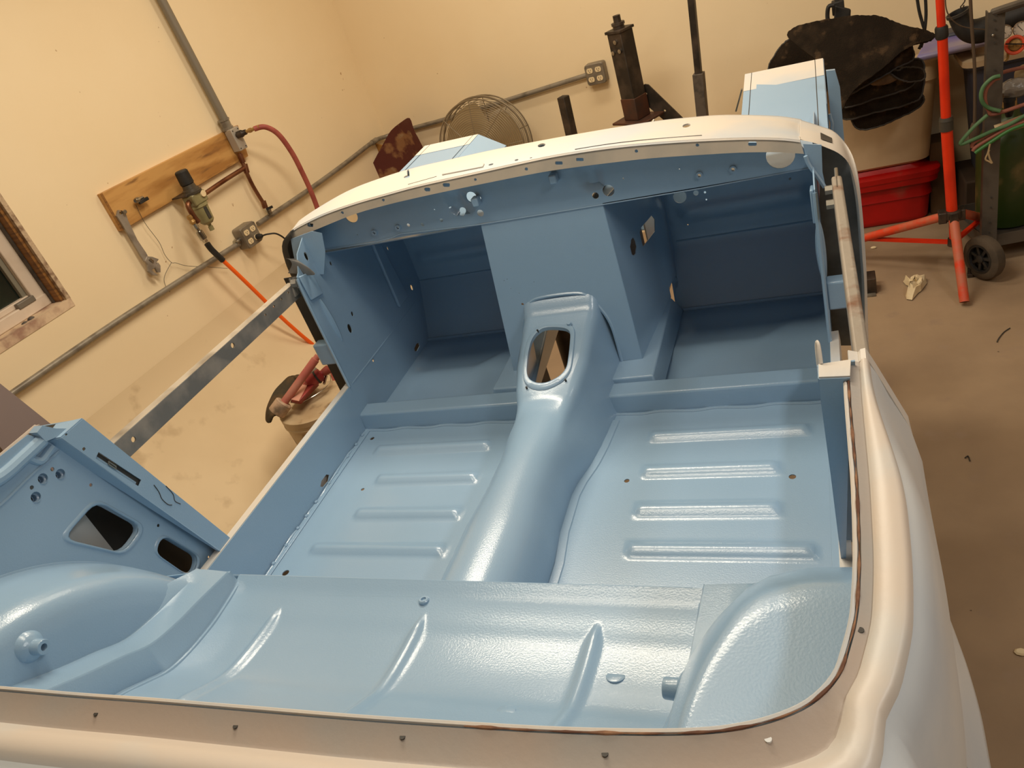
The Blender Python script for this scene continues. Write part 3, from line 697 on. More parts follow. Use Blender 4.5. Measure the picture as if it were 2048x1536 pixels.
# ---- rear deck: cockpit rim, flange and crown
seam = [(1697, 722), (1702, 800), (1709, 880), (1716, 960), (1720, 1040), (1722, 1120), (1719, 1200), (1714, 1245), (1700, 1300), (1685, 1345), (1655, 1385), (1612, 1418), (1550, 1444), (1480, 1461), (1400, 1470), (1280, 1472), (1100, 1467), (900, 1455), (700, 1441), (500, 1424), (300, 1407), (150, 1396), (0, 1383), (-150, 1370)]
def rz(px, py): return .490 if py < 1300 and px > 1690 else .485
rim = []
for px, py in seam:
    z = .492
    for _ in range(4):
        p = onz(px, py, z); z = .494 - .012 * sstep(.60, .35, p.y) + .022 * max(0, min(1, -p.x / .85))
    rim.append(p)
n0 = len(rim)
# far left corner, the mirror of the right one, outside the view until the door pillar
lft = [Vector((-1.00, .268, .515)), Vector((-1.12, .29, .525)), Vector((-1.175, .34, .53)), Vector((-1.198, .42, .54)), Vector((-1.206, .52, .541)), Vector((-1.207, .60, .5415)), Vector((-1.208, .690, .542))]
rim = [p for p in rim if p.x > -.96] + lft
RIM = resample(catmull(rim, 8), 260)
def nrm(i):
    d = RIM[min(i + 1, 259)] - RIM[max(i - 1, 0)]; d.z = 0; d.normalize(); return Vector((-d.y, d.x, 0)) if False else Vector((d.y, -d.x, 0))
NS = [nrm(i) for i in range(260)]
c0 = Vector((XC, .5, .5))
NS = [n if n.dot(p - c0) > 0 else -n for n, p in zip(NS, RIM)]
def prof(i):
    p, n_ = RIM[i], NS[i]; rear = sstep(.50, .85, -n_.y); left = sstep(-.7, -1.0, p.x) * (1 - rear)
    f_ = sstep(.52, .74, p.y)
    side_ = [(0, 0), (.0092, -.0025), (.0100, -.002), (.0125, .0015), (.021, .0038), (.030, .0046), (.0335, .0030), (.0360, -.005), (.0415, -.0085), (.050, -.026), (.058, -.080), (.066, -.14), (.071, -.21), (.070, -.34)]
    frnt = [(0, 0), (.0105, -.0035), (.0120, -.003), (.013, .000), (.015, .0015), (.017, .001), (.0185, -.002), (.020, -.008), (.026, -.020), (.036, -.050), (.055, -.095), (.066, -.145), (.071, -.21), (.070, -.34)]
    side_ = [(lerp(a[0], c_[0], f_), lerp(a[1], c_[1], f_)) for a, c_ in zip(side_, frnt)]
    back_ = [(0, 0), (.022, -.0120), (.026, -.0120), (.034, -.004), (.042, .0025), (.050, .0035), (.058, .0025), (.064, -.004), (.080, -.011), (.12, -.028), (.18, -.06), (.25, -.11), (.31, -.18), (.34, -.30)]
    sl_ = [(0, 0), (.008, -.001), (.010, 0), (.012, 0), (.016, -.002), (.020, -.006), (.024, -.012), (.03, -.02), (.04, -.04), (.05, -.06), (.055, -.09), (.06, -.13), (.06, -.20), (.06, -.30)]
    out = []
    for a, b_, c_ in zip(side_, back_, sl_):
        o_, h = lerp(a[0], b_[0], rear), lerp(a[1], b_[1], rear); o_, h = lerp(o_, c_[0], left), lerp(h, c_[1], left)
        out.append(p + n_ * o_ + Vector((0, 0, h)))
    return out
P_ = [prof(i) for i in range(260)]
ZN = 0
part(MB().grid([r[2:8] for r in P_]), 'rear_deck', mat('cream_primer', (208, 196, 182), .38, c2=(200, 198, 192), nscale=7, bump=.02, bscale=160), smooth=60, solid=.002, label='cream primed crown of the rear deck')
part(MB().grid([r[7:] for r in P_]), 'rear_wing', SKIN, smooth=60, solid=.002, label='pale grey primed rear wing skin')
fl_ = part(MB().grid([r[:3] for r in P_]), 'cockpit_rim', DECK, smooth=40, solid=.002, label='beige primed cockpit rim flange with shade in its colour')
part(MB().tube([p + Vector((0, 0, .0012)) - n_ * .0012 for p, n_ in zip([p for p in RIM if p.x > -.30][3:], [n_ for p, n_ in zip(RIM, NS) if p.x > -.30][3:])], lambda t: max(.0002, .0009 + .0004 * math.sin(t * 47) + .0005 * math.sin(t * 131)), 6, 1), 'rim_seam', SEAM, parent=fl_, label='rusty brown seam between rim panels')
part(MB().tube([p - n_ * .0042 + Vector((0, 0, -.001)) for p, n_ in zip(RIM[2:250], NS[2:250])], .0022, 6, 1), 'rim_lip', PRIMER, parent=fl_)
# down-turned inner flange
part(MB().grid([[p - n_ * .003 + Vector((0, 0, d)) for p, n_ in zip(RIM, NS)] for d in (-.002, -.028)]), 'rim_inner_flange', PRIMER, parent=fl_, solid=.0015)
for px, py in ((198, 1427), (476, 1455), (812, 1478), (1212, 1504), (1543, 1475), (1723, 1258)):
    q = min((P_[i][0].lerp(P_[i][1], t / 8) for i in range(260) for t in range(9)), key=lambda p: (proj(p)[0] - px) ** 2 + (proj(p)[1] - py) ** 2)
    part(MB().cyl(q + Vector((0, 0, -.004)), q + Vector((0, 0, .0014)), .0026, n=10), 'rim_hole', SKIN if px == 1543 else DARK, parent=fl_)
# top of the door shut end, right side
e = [P_[0][k] for k in (0, 1, 3, 5, 6, 8, 10, 12, 13)]
part(MB().add(e + [p + Vector((0, .02, -.0)) for p in e], [(k, k + 1, 10 + k, 9 + k) for k in range(8)]), 'deck_end', PRIMER, smooth=0, solid=.002)
part(MB().poly([p + Vector((0, .019, 0)) for p in e] + [e[0] + Vector((0, .019, -.30))]), 'deck_end_face', PRIMER, solid=.002)
# flared lip of the rear wheel opening, low on the right side
lp = [onz(1897, 1235, .20), onz(1912, 1275, .19), onz(1935, 1340, .18), onz(1960, 1430, .175), onz(1980, 1536, .17), onz(2000, 1640, .17)]
lp = catmull(lp, 6)
part(MB().grid([[Vector((.060, p.y, p.z + .09)) for p in lp], [p.lerp(Vector((.064, p.y, p.z + .07)), .5) + Vector((-.003, 0, 0)) for p in lp], [p + Vector((-.003, -.0, .010)) for p in lp], lp, [p + Vector((-.006, -.002, -.012)) for p in lp], [p + Vector((-.03, -.01, -.03)) for p in lp]]), 'wing_arch_lip', SKIN, smooth=70, solid=.002)
# ---- temporary door braces bolted across both door openings
def brace(p0, p1, w_, h_, matl, name, lab):
    p0, p1 = Vector(p0), Vector(p1); d = (p1 - p0).normalized(); X_ = d.cross(UP).normalized(); Z_ = X_.cross(d)
    b = MB(); b.box((p0 + p1) / 2, (w_, (p1 - p0).length, h_), (X_, d, Z_)); return part(b, name, matl, label=lab, bevel=.004), X_, d, Z_
# left bar: fold edge (top inner) and lower inner edge
a0, a1 = onx(225, 890, -1.205), onx(588, 566, -1.205); b0, b1 = onx(258, 915, -1.205), onx(601, 592, -1.205)
hgt = ((a0 - b0).length + (a1 - b1).length) / 2 * .92
sidep = [a0, a1, b1, b0]
holes_ = [(266, 879, .0055), (464.5, 691, .006), (530, 630, .003), (547, 613, .0035), (562, 598.5, .003), (575.5, 585.5, .003)]
hs = [circ(onx(px, py, -1.205).y, onx(px, py, -1.205).z, r, n=12) for px, py, r in holes_]
BAR = part(MB().sheet([(p.y, p.z) for p in sidep], hs, lambda y, z: (-1.205, y, z), 0), 'door_brace', BARE, solid=.004, label='grey steel bar bolted across the left door opening')
part(MB().add([a0 + Vector((.002, 0, 0)), a1 + Vector((.002, 0, 0)), a1 + Vector((-.018, 0, .001)), a0 + Vector((-.018, 0, .001))], [(0, 1, 2, 3)]), 'brace_top', mat('pale_top_steel', (196, 186, 170), .4, .3, c2=(150, 140, 126), nscale=12, bump=.04), parent=BAR, solid=.003)  # paler steel along the bar's top face
pl = [onx(*p, -1.199) for p in ((580, 557), (600, 552), (609, 577), (592, 594))]
part(MB().prism(pl, (-.005, 0, 0)), 'brace_plate', BARE, parent=BAR, bevel=.001)
for px, py in ((589, 566), (604, 573.5)):
    c = onx(px, py, -1.194); part(MB().cyl(c + Vector((-.005, 0, 0)), c + Vector((.010, 0, 0)), .0105, n=6), 'brace_bolt', mat('dull_bolt', (158, 156, 150), .4, .2), parent=BAR, smooth=0)
# right bar
zt = .475
tl0, tr0, tl1, tr1 = onz(1662, 352, zt), onz(1683, 349, zt), onz(1708, 720, zt), onz(1742, 719, zt)
v8 = [tl0, tr0, tr1, tl1]
BAR2 = part(MB().hexa([p + Vector((0, 0, -.045)) for p in v8], v8), 'door_brace', RUSTBAR, bevel=.004, label='rusty beige steel bar across the right door opening')
for px, py in ((1655, 380), (1658, 409)):
    c = onz(px, py, .45); part(MB().cyl(c + Vector((-.004, 0, 0)), c + Vector((.010, 0, 0)), .008, n=6), 'brace_bolt', BOLT, parent=BAR2, smooth=0)
c = onz(1660, 385, .45); part(MB().box(c + Vector((.012, 0, 0)), (.006, .09, .05)), 'brace_plate', BOLT, parent=BAR2, bevel=.002)
# ---- front inner wings seen over the scuttle
LIGHTB = BLUE
WI = [(1.72, .462), (2.17, .462)]
for s in (-1, 1):
    if s < 0: fi, fo, ni, no = ony(956.6, 269.5, 2.17), ony(850, 293, 2.17), None, None
    else: fi, fo = ony(1490, 150, 2.17), ony(1646, 118, 2.17)
    ni, no = (Vector((fi.x, 1.72, .386)), Vector((fo.x, 1.72, .386))) if s > 0 else (Vector((fi.x, 1.80, fi.z - .01)), Vector((fo.x, 1.80, fo.z - .01)))
    b = MB().add([fi, fo, no, ni], [(0, 1, 2, 3)])
    IW = part(b, 'front_inner_wing', solid=.003)
    dn = Vector((0, 0, -.45)); nt_ = ni.copy(); ni = fi.lerp(ni, .55)
    i2 = Vector((fi.x - s * .075, 2.17, fi.z - .05)); 
    if s < 0: part(MB().add([fi, ni, ni + Vector((-s * .075, 0, -.05)), i2], [(0, 1, 2, 3)]), 'inner_wing_slope', parent=IW, solid=.003)
    if s > 0: i2 = fi + Vector((0, 0, -.01))
    part(MB().add([i2, ni + Vector((-s * .075 * (s < 0), 0, -.05)), ni + Vector((-s * .075 * (s < 0), 0, -.40)), i2 + Vector((0, 0, -.35))], [(0, 1, 2, 3)]), 'inner_wing_side', parent=IW, solid=.003)
    part(MB().add([fi, fo, fo + dn, fi + dn], [(0, 1, 2, 3)]), 'inner_wing_front', parent=IW, solid=.003)
    no2 = fo.lerp(no, .55); part(MB().add([fo, no2, no2 + dn, fo + dn], [(0, 1, 2, 3)]), 'inner_wing_outer', parent=IW, solid=.003)
    for k in (.09, .90):
        a, c = fi.lerp(fo, k), nt_.lerp(no, k); part(MB().bar(a + Vector((0, 0, .002)), c + Vector((0, 0, .002)), .0016, .001), 'lap_seam', DARK, parent=IW)
    a, c = lerp(fi, nt_, .22), lerp(fo, no, .22)
    part(MB().add([fi + Vector((0, 0, .0022)), fo + Vector((0, 0, .0022)), c + Vector((0, 0, .0022)), a + Vector((0, 0, .0022))], [(0, 1, 2, 3)]), 'wing_doubler', PRIMER, parent=IW)
    if s > 0:
        f = [ony(*p, 1.98) for p in ((1652, 142), (1670, 140), (1680, 175), (1687, 262), (1690, 300), (1668, 300), (1662, 240))]
        part(MB().prism(f, (0, .01, 0)), 'wing_flange', parent=IW)
        part(MB().tube([ony(*p, 1.97) for p in ((1660, 228), (1661, 236), (1664, 246), (1663, 262))], .004, 6, 4), 'flange_bead', parent=IW)
        part(MB().bar(ony(1484, 178, 2.15), ony(1472, 222, 2.15), .004, .012, (0, 1, 0)), 'bonnet_stay', GALV, parent=IW)
# chassis legs and front panel in the engine bay
for s in (-1, 1): part(MB().box((XC + s * .27, 2.16, .08), (.08, .44, .10)), 'chassis_leg', bevel=.006)
part(MB().box((XC, 2.30, .10), (1.0, .05, .14)), 'front_cross_member', bevel=.006)
# ---- the shell's stands
for x, y in ((XC - .42, .30), (XC + .42, .30), (XC - .27, 2.10), (XC + .27, 2.10)):
    st = thing('axle_stand', 'dark steel stand carrying the light blue car body from below', 'stand', (x, y, GZ), 'stands under the car body')
    top_ = .014 if y > 1 else -.02
    part(MB().box((x, y, GZ + .01), (.22, .22, .02)), 'base', BLACKST, st, bevel=.003); part(MB().cyl((x, y, GZ + .02), (x, y, top_), .03), 'post', BLACKST, st); part(MB().box((x, y, top_ + .004), (.10, .06, .014)), 'saddle', BLACKST, st, bevel=.002)
# ================================================================== THE GARAGE
WALLM = mat('cream_wall_paint', (247, 227, 190), .55, c2=(243, 221, 181), nscale=1.6, lo=.35, hi=.7, c3=(246, 226, 188), n3=2.6, bump=.05, bscale=40, specks=(176, 138, 92), ns=24)
FLM = mat('brown_concrete', (166, 142, 114), .75, c2=(140, 118, 94), nscale=2.2, lo=.35, hi=.68, c3=(152, 130, 108), n3=9, bump=.08, bscale=50, specks=(92, 74, 56), ns=30)
CEM = mat('ceiling_paint', (226, 208, 176), .8)
# window opening on the left wall, from its lower right corner
wc = wl(139, 598); ws, wz = sz(wc); W0, W1, WT = ws - .95, ws, wz + .95
S0, S1 = -3.2, KB
def lwrect(s0, s1, z0, z1, holes):
    return MB().sheet([(s0, z0), (s1, z0), (s1, z1), (s0, z1)], holes, lambda s, z: LW(s, z, 0), 0)
struct(lwrect(S0, S1, GZ, CZ, [[(W0, wz), (W1, wz), (W1, WT), (W0, WT)]]).obj('wall_left', WALLM, smooth=0))
def BW_(r, z, off=0): return WS * (KB - off) + WM * r + UP * z
struct(MB().poly([BW_(KL, GZ), BW_(KL + 6.5, GZ), BW_(KL + 6.5, CZ), BW_(KL, CZ)]).obj('wall_back', WALLM, smooth=0))
struct(MB().poly([LW(S0, GZ, 6.5), LW(S1, GZ, 6.5), LW(S1, CZ, 6.5), LW(S0, CZ, 6.5)]).obj('wall_right', WALLM, smooth=0))
struct(MB().poly([LW(S0, GZ, 0), LW(S0, GZ, 6.5), LW(S0, CZ, 6.5), LW(S0, CZ, 0)]).obj('wall_front', WALLM, smooth=0))
struct(MB().poly([LW(S0, GZ, -.2), LW(S1 + .1, GZ, -.2), LW(S1 + .1, GZ, 6.5), LW(S0, GZ, 6.5)]).obj('floor', FLM, smooth=0))
struct(MB().poly([LW(S0, CZ, -.1), LW(S1, CZ, -.1), LW(S1, CZ, 6.5), LW(S0, CZ, 6.5)]).obj('ceiling', CEM, smooth=0))
# cream painted sloping footing along the foot of the left wall
struct(MB().prism([LW(S0, GZ, 0)] + [LW(S0, GZ + .60 * (1 - t / 10), .002 + .46 * (t / 10) ** 1.8) for t in range(11)], WS * (S1 - S0 - .01)).obj('trim_1', mat('shaded_cream_footing', (228, 206, 168), .6, c2=(220, 197, 158), nscale=2, c3=(206, 182, 144), n3=9), smooth=50))  # tone darkened to offset the extra light on the up-facing slope
# window
WIN = bpy.data.objects.new('window_1', None); COL.objects.link(WIN); WIN.location = LW((W0 + W1) / 2, wz, -.08); WORLD['window_1'] = WIN.location.copy(); struct(WIN)
WIN['label'] = 'white framed window with dark glass in a raw cut wall opening'
VINYL = mat('white_vinyl', (226, 208, 188), .4, c2=(206, 186, 164), nscale=6)
WOODB = mat('brown_lumber', (150, 102, 48), .6, c2=(112, 74, 36), nscale=10, stretch=(1, 1, 8))
GREYW = mat('weathered_jamb', (92, 84, 76), .7, c2=(64, 58, 52), nscale=20)
RAW = mat('torn_drywall_edge', (196, 172, 142), .9, c2=(140, 112, 88), nscale=40, bump=.4, bscale=80)
GLASS = mat('dark_window_glass', (30, 38, 32), .12, c2=(48, 58, 48), nscale=5, lo=.45, hi=.75, trans=.15)
def wbox(s0, s1, z0, z1, o0, o1): 
    return MB().hexa([LW(s0, z0, o0), LW(s1, z0, o0), LW(s1, z1, o0), LW(s0, z1, o0)], [LW(s0, z0, o1), LW(s1, z0, o1), LW(s1, z1, o1), LW(s0, z1, o1)])
wbox(W1 - .012, W1 + .006, wz, WT, -.016, .002).obj('drywall_edge', RAW, WIN)
wbox(W1 - .024, W1 + .004, wz, WT, -.055, -.016).obj('wood_jamb', WOODB, WIN)
wbox(W1 - .030, W1 + .004, wz, WT, -.105, -.055).obj('shim_gap', GREYW, WIN)
wbox(W0, W1 + .004, wz - .03, wz + .004, -.16, .003).obj('rough_sill', mat('scraped_sill', (222, 196, 164), .8, c2=(168, 132, 112), nscale=14, bump=.2), WIN)
F = wbox(W1 - .080, W1 - .026, wz + .004, WT, -.14, -.075).obj('frame', VINYL, WIN, bevel=.004)
wbox(W0, W1 - .026, wz + .004, wz + .050, -.14, -.070).obj('frame', VINYL, WIN, bevel=.004)
b = wbox(W1 - .100, W1 - .080, wz + .05, WT, -.13, -.095); b.obj('sash', mat('grey_sash_channel', (134, 128, 112), .5), WIN, bevel=.002)
wbox(W0, W1 - .082, wz + .05, wz + .072, -.125, -.088).obj('sash', VINYL, WIN, bevel=.003)
wbox(W0, W1 - .100, wz + .37, wz + .402, -.125, -.095).obj('meeting_rail', VINYL, WIN, bevel=.003)
wbox(W0, W1 - .09, wz + .06, WT, -.116, -.112).obj('glass', GLASS, WIN)
wbox(W1 - .150, W1 - .075, wz + .045, wz + .068, -.09, -.066).obj('tilt_latch', mat('grey_latch', (120, 112, 100), .4), WIN, bevel=.003)
for px, py in ((51, 649), (63, 639)):
    c = wl(px, py, -.04); MB().sphere(c, .016, 8, (1, 1.2, .8)).obj('dirt_lump', GREYW, WIN, sub=1)
# ---- conduits
def cond(pxs, off, r, f, name, lab, mt=GALV, **k):
    return tag(MB().tube([f(*p, off) for p in pxs], r, 12, 4).obj(name, mt), lab, 'conduit', **k)
cond([(-900, 1420), (-400, 1077), (-30, 824), (30, 783), (240, 639), (451, 504), (478, 488)], .022, .0125, wl, 'wall_conduit', 'grey conduit running from the left picture edge to the plugged outlet box')
c2 = MB().tube([wl(516, 448, .022), wl(620, 378, .022), wl(690, 327, .024), wl(746, 284, .03), wb(775, 272, .03), wb(827, 256, .022), wb(891, 238.5, .022), wb(1009, 202, .022), wb(1174, 150, .022)], .0125, 12, 4)
CN = tag(c2.obj('wall_conduit', GALV), 'grey conduit bending round the wall corner behind the fan to the unused outlet box', 'conduit')
for px, py in ((744, 286),):
    p = wl(px, py, .03); MB().cyl(p, p + WS * .05, .016).obj('coupling', GALV, CN)
tag(MB().tube([wl(318, -10, .035).lerp(wl(452, 246, .035), -(CZ - wl(318, -10, .035).z) / (wl(318, -10, .035).z - wl(452, 246, .035).z)), wl(452, 246, .035)], .020, 16, 1).obj('air_drop_pipe', GREYPIPE), 'straight grey pipe dropping down the left wall onto the manifold block', 'pipe')
# ---- outlet boxes
def outlet(frame, lab, c, size, dep, group, plugged=False, faces=None):
    U, V, N = frame; t = thing('outlet_box', lab, 'outlet box', c, group)
    MT = mat('outlet_box_steel', (136, 126, 110), .45, .25, c2=(112, 102, 88), nscale=10)
    h = size / 2
    pl = [c + U * x + V * y for x, y in rrect(-h, h, -h, h, .012, 3)]
    MB().prism(pl, N * dep).obj('box', MT, t, bevel=.003)
    q = [c + N * dep + U * x + V * y for x, y in roundpoly([(-h * .98, -h * .8), (-h * .8, -h * .98), (h * .8, -h * .98), (h * .98, -h * .8), (h * .98, h * .8), (h * .8, h * .98), (-h * .8, h * .98), (-h * .98, h * .8)], .004, 2)]
    MB().prism(q, N * .005).obj('cover_plate', MT, t, bevel=.002)
    ccs = []
    for i, x in enumerate((-.024, .022)):
        for j, y in enumerate((.022, -.022)):
            cc = c + N * (dep + .005) + U * x + V * y; ccs.append(cc)
            pts = [cc + U * a + V * b_ for a, b_ in [(p[0], max(-.0125, min(.0125, p[1]))) for p in circ(0, 0, .0165, n=24)]]
            r = MB().prism(pts, N * .0025).obj('receptacle', IVORY, t)
            sg = 1
            for sx, w_, h_ in ((-.0055, .0022, .0085), (.0055, .0022, .0070)):
                MB().box(cc + N * .0028 + U * sx + V * .0025 * sg, (w_, h_, .0008), (U, V, N)).obj('slot', DARK, r)
            MB().cyl(cc + N * .002 - V * .0062 * sg, cc + N * .0032 - V * .0062 * sg, .0024, n=10).obj('ground_hole', DARK, r)
    for sx, sy in ((-1, 1), (1, 1), (-1, -1), (1, -1)):
        MB().cyl(c + N * dep + U * sx * h * .84 + V * sy * h * .84, c + N * (dep + .008) + U * sx * h * .84 + V * sy * h * .84, .0035, n=10).obj('cover_screw', BOLT, t)
    return t, ccs
NB = -WS
ob = wb(1196, 143, 0); U_ = (WM).copy()
outlet((U_, UP, NB), 'grey four-socket outlet box with empty sockets beside the black steel post', ob, .104, .045, 'outlet boxes on the walls')
# left one; its face stands off the wall
NL = WM; ol = wl(486, 472, 0)
tt, ccs = outlet((WS, UP, NL), 'grey four-socket outlet box on the left wall with a black plug in it', ol, .106, .055, 'outlet boxes on the walls')
p = ol - WS * .053 + NL * .022
MB().lathe(p - WS * .03, WS, [(0, .0155), (.012, .0165), (.012, .018), (.02, .018), (.02, .0155), (.03, .0155)], 14).obj('connector', CHROME, tt)
cc = ccs[3] + NL * .003
pl_ = MB(); pl_.lathe(cc, NL, [(0, .013), (.012, .014), (.03, .011), (.036, .006)], 14)
c1 = cc + NL * .034
pl_.tube([c1, c1 + NL * .03 + WS * .012, c1 + NL * .055 + WS * .045 - UP * .02, c1 + NL * .06 + WS * .08 - UP * .09, c1 + NL * .05 + WS * .10 - UP * .25, c1 + NL * .05 + WS * .12 - UP * .55], .0042, 8, 6)
tag(pl_.obj('power_cord', BLACK), 'black power cord plugged into the left wall outlet and hanging behind the body', 'cord')
# ---- plywood mounting board and the air line hardware
PLY = mat('plywood_board', (204, 156, 92), .5, c2=(170, 120, 62), nscale=9, lo=.42, hi=.60, c3=(132, 92, 52), n3=14, stretch=(1, .35, 2.2), bump=.05)
bo = .022
bc = [wl(*p, bo) for p in ((200, 388), (476, 250), (497, 312), (243, 462))]
MB_ = MB().hexa([p - WM * bo for p in bc], bc)
BOARD = tag(MB_.obj('mounting_board', PLY, bevel=.002), 'stained plywood board screwed to the left wall behind the air line', 'board')
MB().hexa([bc[0].lerp(bc[3], 0) + WM * .0005, bc[0] + WS * .010 + WM * .0005, bc[3] + WS * .010 + WM * .0005, bc[3] + WM * .0005], [bc[0] + WM * .002, bc[0] + WS * .010 + WM * .002, bc[3] + WS * .010 + WM * .002, bc[3] + WM * .002]).obj('edge_strip', WOODB, BOARD)
AIR = thing('air_manifold', 'aluminium manifold block on the board with copper branch pipes below', 'air manifold', wl(462, 290, .03))
mb0 = wl(466, 280, .03); BX = (WS, UP, WM)
MB().box(mb0 + WM * .02, (.055, .105, .045), BX).obj('manifold_block', mat('aluminium_block', (176, 168, 156), .4, .2), AIR, bevel=.003)
for a in (-.042, .042): 
    for e in (-.018, .018): MB().cyl(mb0 + WM * .042 + UP * a + WS * e, mb0 + WM * .0445 + UP * a + WS * e, .003, n=8).obj('block_screw', DARK, AIR)
p = wl(453, 253, .035); MB().lathe(p - UP * .025, UP, [(0, .02), (.01, .029), (.02, .029), (.022, .025), (.05, .025), (.052, .029), (.06, .029)], 8).obj('pipe_union', GALV, AIR, smooth=0)
o_ = .042
tee = wl(489, 335, o_)
MB().tube([wl(479, 306, o_), wl(489, 335, o_), wl(506, 372, o_), wl(528, 408, o_)], .0095, 12, 4).obj('copper_drop', COPPER, AIR)
MB().tube([wl(492, 334, o_), wl(450, 360, o_), wl(412, 386, o_)], .0105, 12, 3).obj('copper_branch', COPPER, AIR)
for a, c in (((480, 309), (486, 325)), ((489, 328), (494, 346)), ((526, 402), (531, 416))): MB().cyl(wl(*a, o_), wl(*c, o_), .0135).obj('copper_fitting', COPPER, AIR)
p = wl(535, 417, o_); MB().lathe(p, Vector((0, 0, -1)), [(0, .012), (.01, .015), (.02, .012), (.03, .013)], 12).obj('drain_valve', CHROME, AIR)
MB().bar(wl(533, 419, o_ + .01), wl(545, 413, o_ + .04), .012, .006, WS).obj('valve_lever', BLACK, AIR)
# coupler and red hose
RED = mat('dusty_red_hose', (168, 86, 74), .6, c2=(150, 70, 62), nscale=20)
p0 = wl(473, 271, .07); p1 = wl(507, 258, .15)
d = (p1 - p0).normalized()
MB().lathe(p0 - d * .015, d, [(0, .010), (.02, .010), (.02, .016), (.045, .017), (.05, .013), (.066, .012)], 14).obj('quick_coupler', BLACKST, AIR)
MB().lathe(p0 + d * .05, d, [(0, .008), (.015, .008), (.015, .011), (.028, .011), (.028, .008), (.07, .010)], 12).obj('hose_barb', BRASS, AIR)
tag(MB().tube([wl(508, 258, .155), wl(530, 254, .19), wl(556, 268, .21), wl(583, 304, .21), wl(604, 344, .20), wl(624, 388, .19), wl(640, 435, .18), wl(652, 500, .18), wl(655, 700, .40), wl(655, 700, .50) * 1.0 - UP * (wl(655, 700, .50).z - GZ - .015), wl(655, 700, .50) - UP * (wl(655, 700, .50).z - GZ - .013) + WS * .5], .0125, 12, 8).obj('air_hose', RED), 'dull red rubber hose arching from the manifold down behind the car body', 'hose')
# filter regulator
REG = thing('filter_regulator', 'small filter regulator with black knob and clear olive bowl below the board', 'air regulator', wl(398, 400, .09))
rc = wl(388, 392, .10); D = UP * -1
t0 = wl(371, 350, .10); ln = (t0 - rc)
OLIVE = mat('olive_bowl', (168, 160, 116), .25, trans=.25, c2=(140, 132, 94), nscale=8)
ax = UP
MB().lathe(rc + UP * .052, UP, [(0, .024), (.006, .030), (.008, .030), (.06, .0285), (.065, .024), (.066, .0)], 20).obj('adjusting_knob', BLACK, REG)
MB().lathe(rc + UP * .012, UP, [(0, .043), (.010, .044), (.012, .038), (.022, .036), (.024, .030), (.042, .027)], 20).obj('bonnet', mat('grey_black_bonnet', (70, 64, 54), .4), REG)
MB().lathe(rc + UP * .046, UP, [(0, .0265), (.005, .0265)], 20).obj('bonnet_ring', BRASS, REG)
MB().box(rc - UP * .012, (.082, .050, .066), BX).obj('body', OLIVE, REG, bevel=.006)
MB().box(rc + UP * .018 - WS * .012 + WM * -.03, (.085, .006, .09), BX).obj('wall_bracket', BLACKST, REG, bevel=.001)
MB().lathe(rc - UP * .036, D, [(0, .039), (.012, .041), (.014, .036), (.082, .032), (.094, .022), (.098, .010), (.106, .007), (.110, .011), (.128, .011)], 20).obj('filter_bowl', OLIVE, REG)
MB().box(rc - UP * .080 + WM * .033 + WS * -.004, (.018, .055, .006), BX).obj('sight_window', DARK, REG, bevel=.002)
MB().cyl(rc + WM * .033 + WS * .020 - UP * .002, rc + WM * .041 + WS * .020 - UP * .002, .014).obj('gauge', IVORY, REG)
MB().tube([rc - WS * .038 - UP * .012, rc - WS * .058 - UP * .014 + WM * .01, rc - WS * .066 - UP * .03 + WM * .012, rc - WS * .066 - UP * .07 + WM * .014, rc - WS * .06 - UP * .10 + WM * .016], .0115, 12, 6).obj('copper_elbow', COPPER, REG)
# orange hose with its coupler and strain relief
hs_ = [(398, 462), (404, 475), (424, 500), (446, 521)]
OH = thing('air_hose', 'bright orange air hose hanging from the regulator behind the grey brace bar', 'hose', wl(470, 540, .1))
ORG = mat('orange_hose', (255, 106, 20), .45)
MB().tube([wl(446, 521, .12), wl(480, 553, .13), wl(520, 592, .14), wl(560, 632, .15), (wl(600, 668, .17)), wl(655, 715, .20), wl(720, 790, .40), wl(760, 850, .6) - UP * (wl(760, 850, .6).z - GZ - .012), wl(760, 850, .6) - UP * (wl(760, 850, .6).z - GZ - .011) + WS * .4], .0095, 12, 8).obj('hose', ORG, OH)
MB().tube([wl(414, 487, .118), wl(424, 500, .118), wl(446, 521, .12)], .0135, 12, 4).obj('strain_relief', BLACK, OH)
a, c = wl(388, 448, .116), wl(412, 484, .118); dd = (c - a)
MB().lathe(a, dd, [(0, .010), (.02, .013), (.022, .009), (.035, .009), (.037, .0155), (.075, .0165), (.08, .012), (dd.length, .010)], 14).obj('hose_coupler', CHROME, OH)
MB().lathe(a - dd * .45, dd, [(0, .011), (.012, .013), (.02, .010), (.03, .014), (.04, .010)], 12).obj('brass_nipple', BRASS, OH)
# adjustable wrench on a screw
WR = thing('adjustable_wrench', 'long grey adjustable wrench hanging from the plywood board by its handle hole', 'wrench', wl(270, 490, .04))
STEEL = mat('worn_wrench_steel', (156, 146, 134), .42, .25, c2=(130, 120, 108), nscale=18, bump=.03)
w2 = lambda px, py: wl(px, py, .035)
L_ = [(237, 420), (250, 422), (256, 440), (275, 480), (292, 505), (299, 518), (290, 524), (282, 512), (262, 478), (243, 446), (234, 432)]
hl = [w2(*p) for p in circ(242.5, 425, 4.2, 4.2, n=12)]
def wmap(s, z): return LW(s, z, .03)
MB().sheet([sz(w2(*p)) for p in L_], [[sz(p) for p in hl]], wmap).obj('handle', STEEL, WR, solid=.010, bevel=.002, smooth=30)
J = [(290, 513), (301, 514), (314, 519), (309, 526), (308, 536), (300, 540), (304, 545), (313, 551), (302, 551), (293, 543), (292, 530), (286, 522)]
MB().prism([wl(*p, .028) for p in J], WM * .014).obj('fixed_jaw', STEEL, WR, bevel=.002)
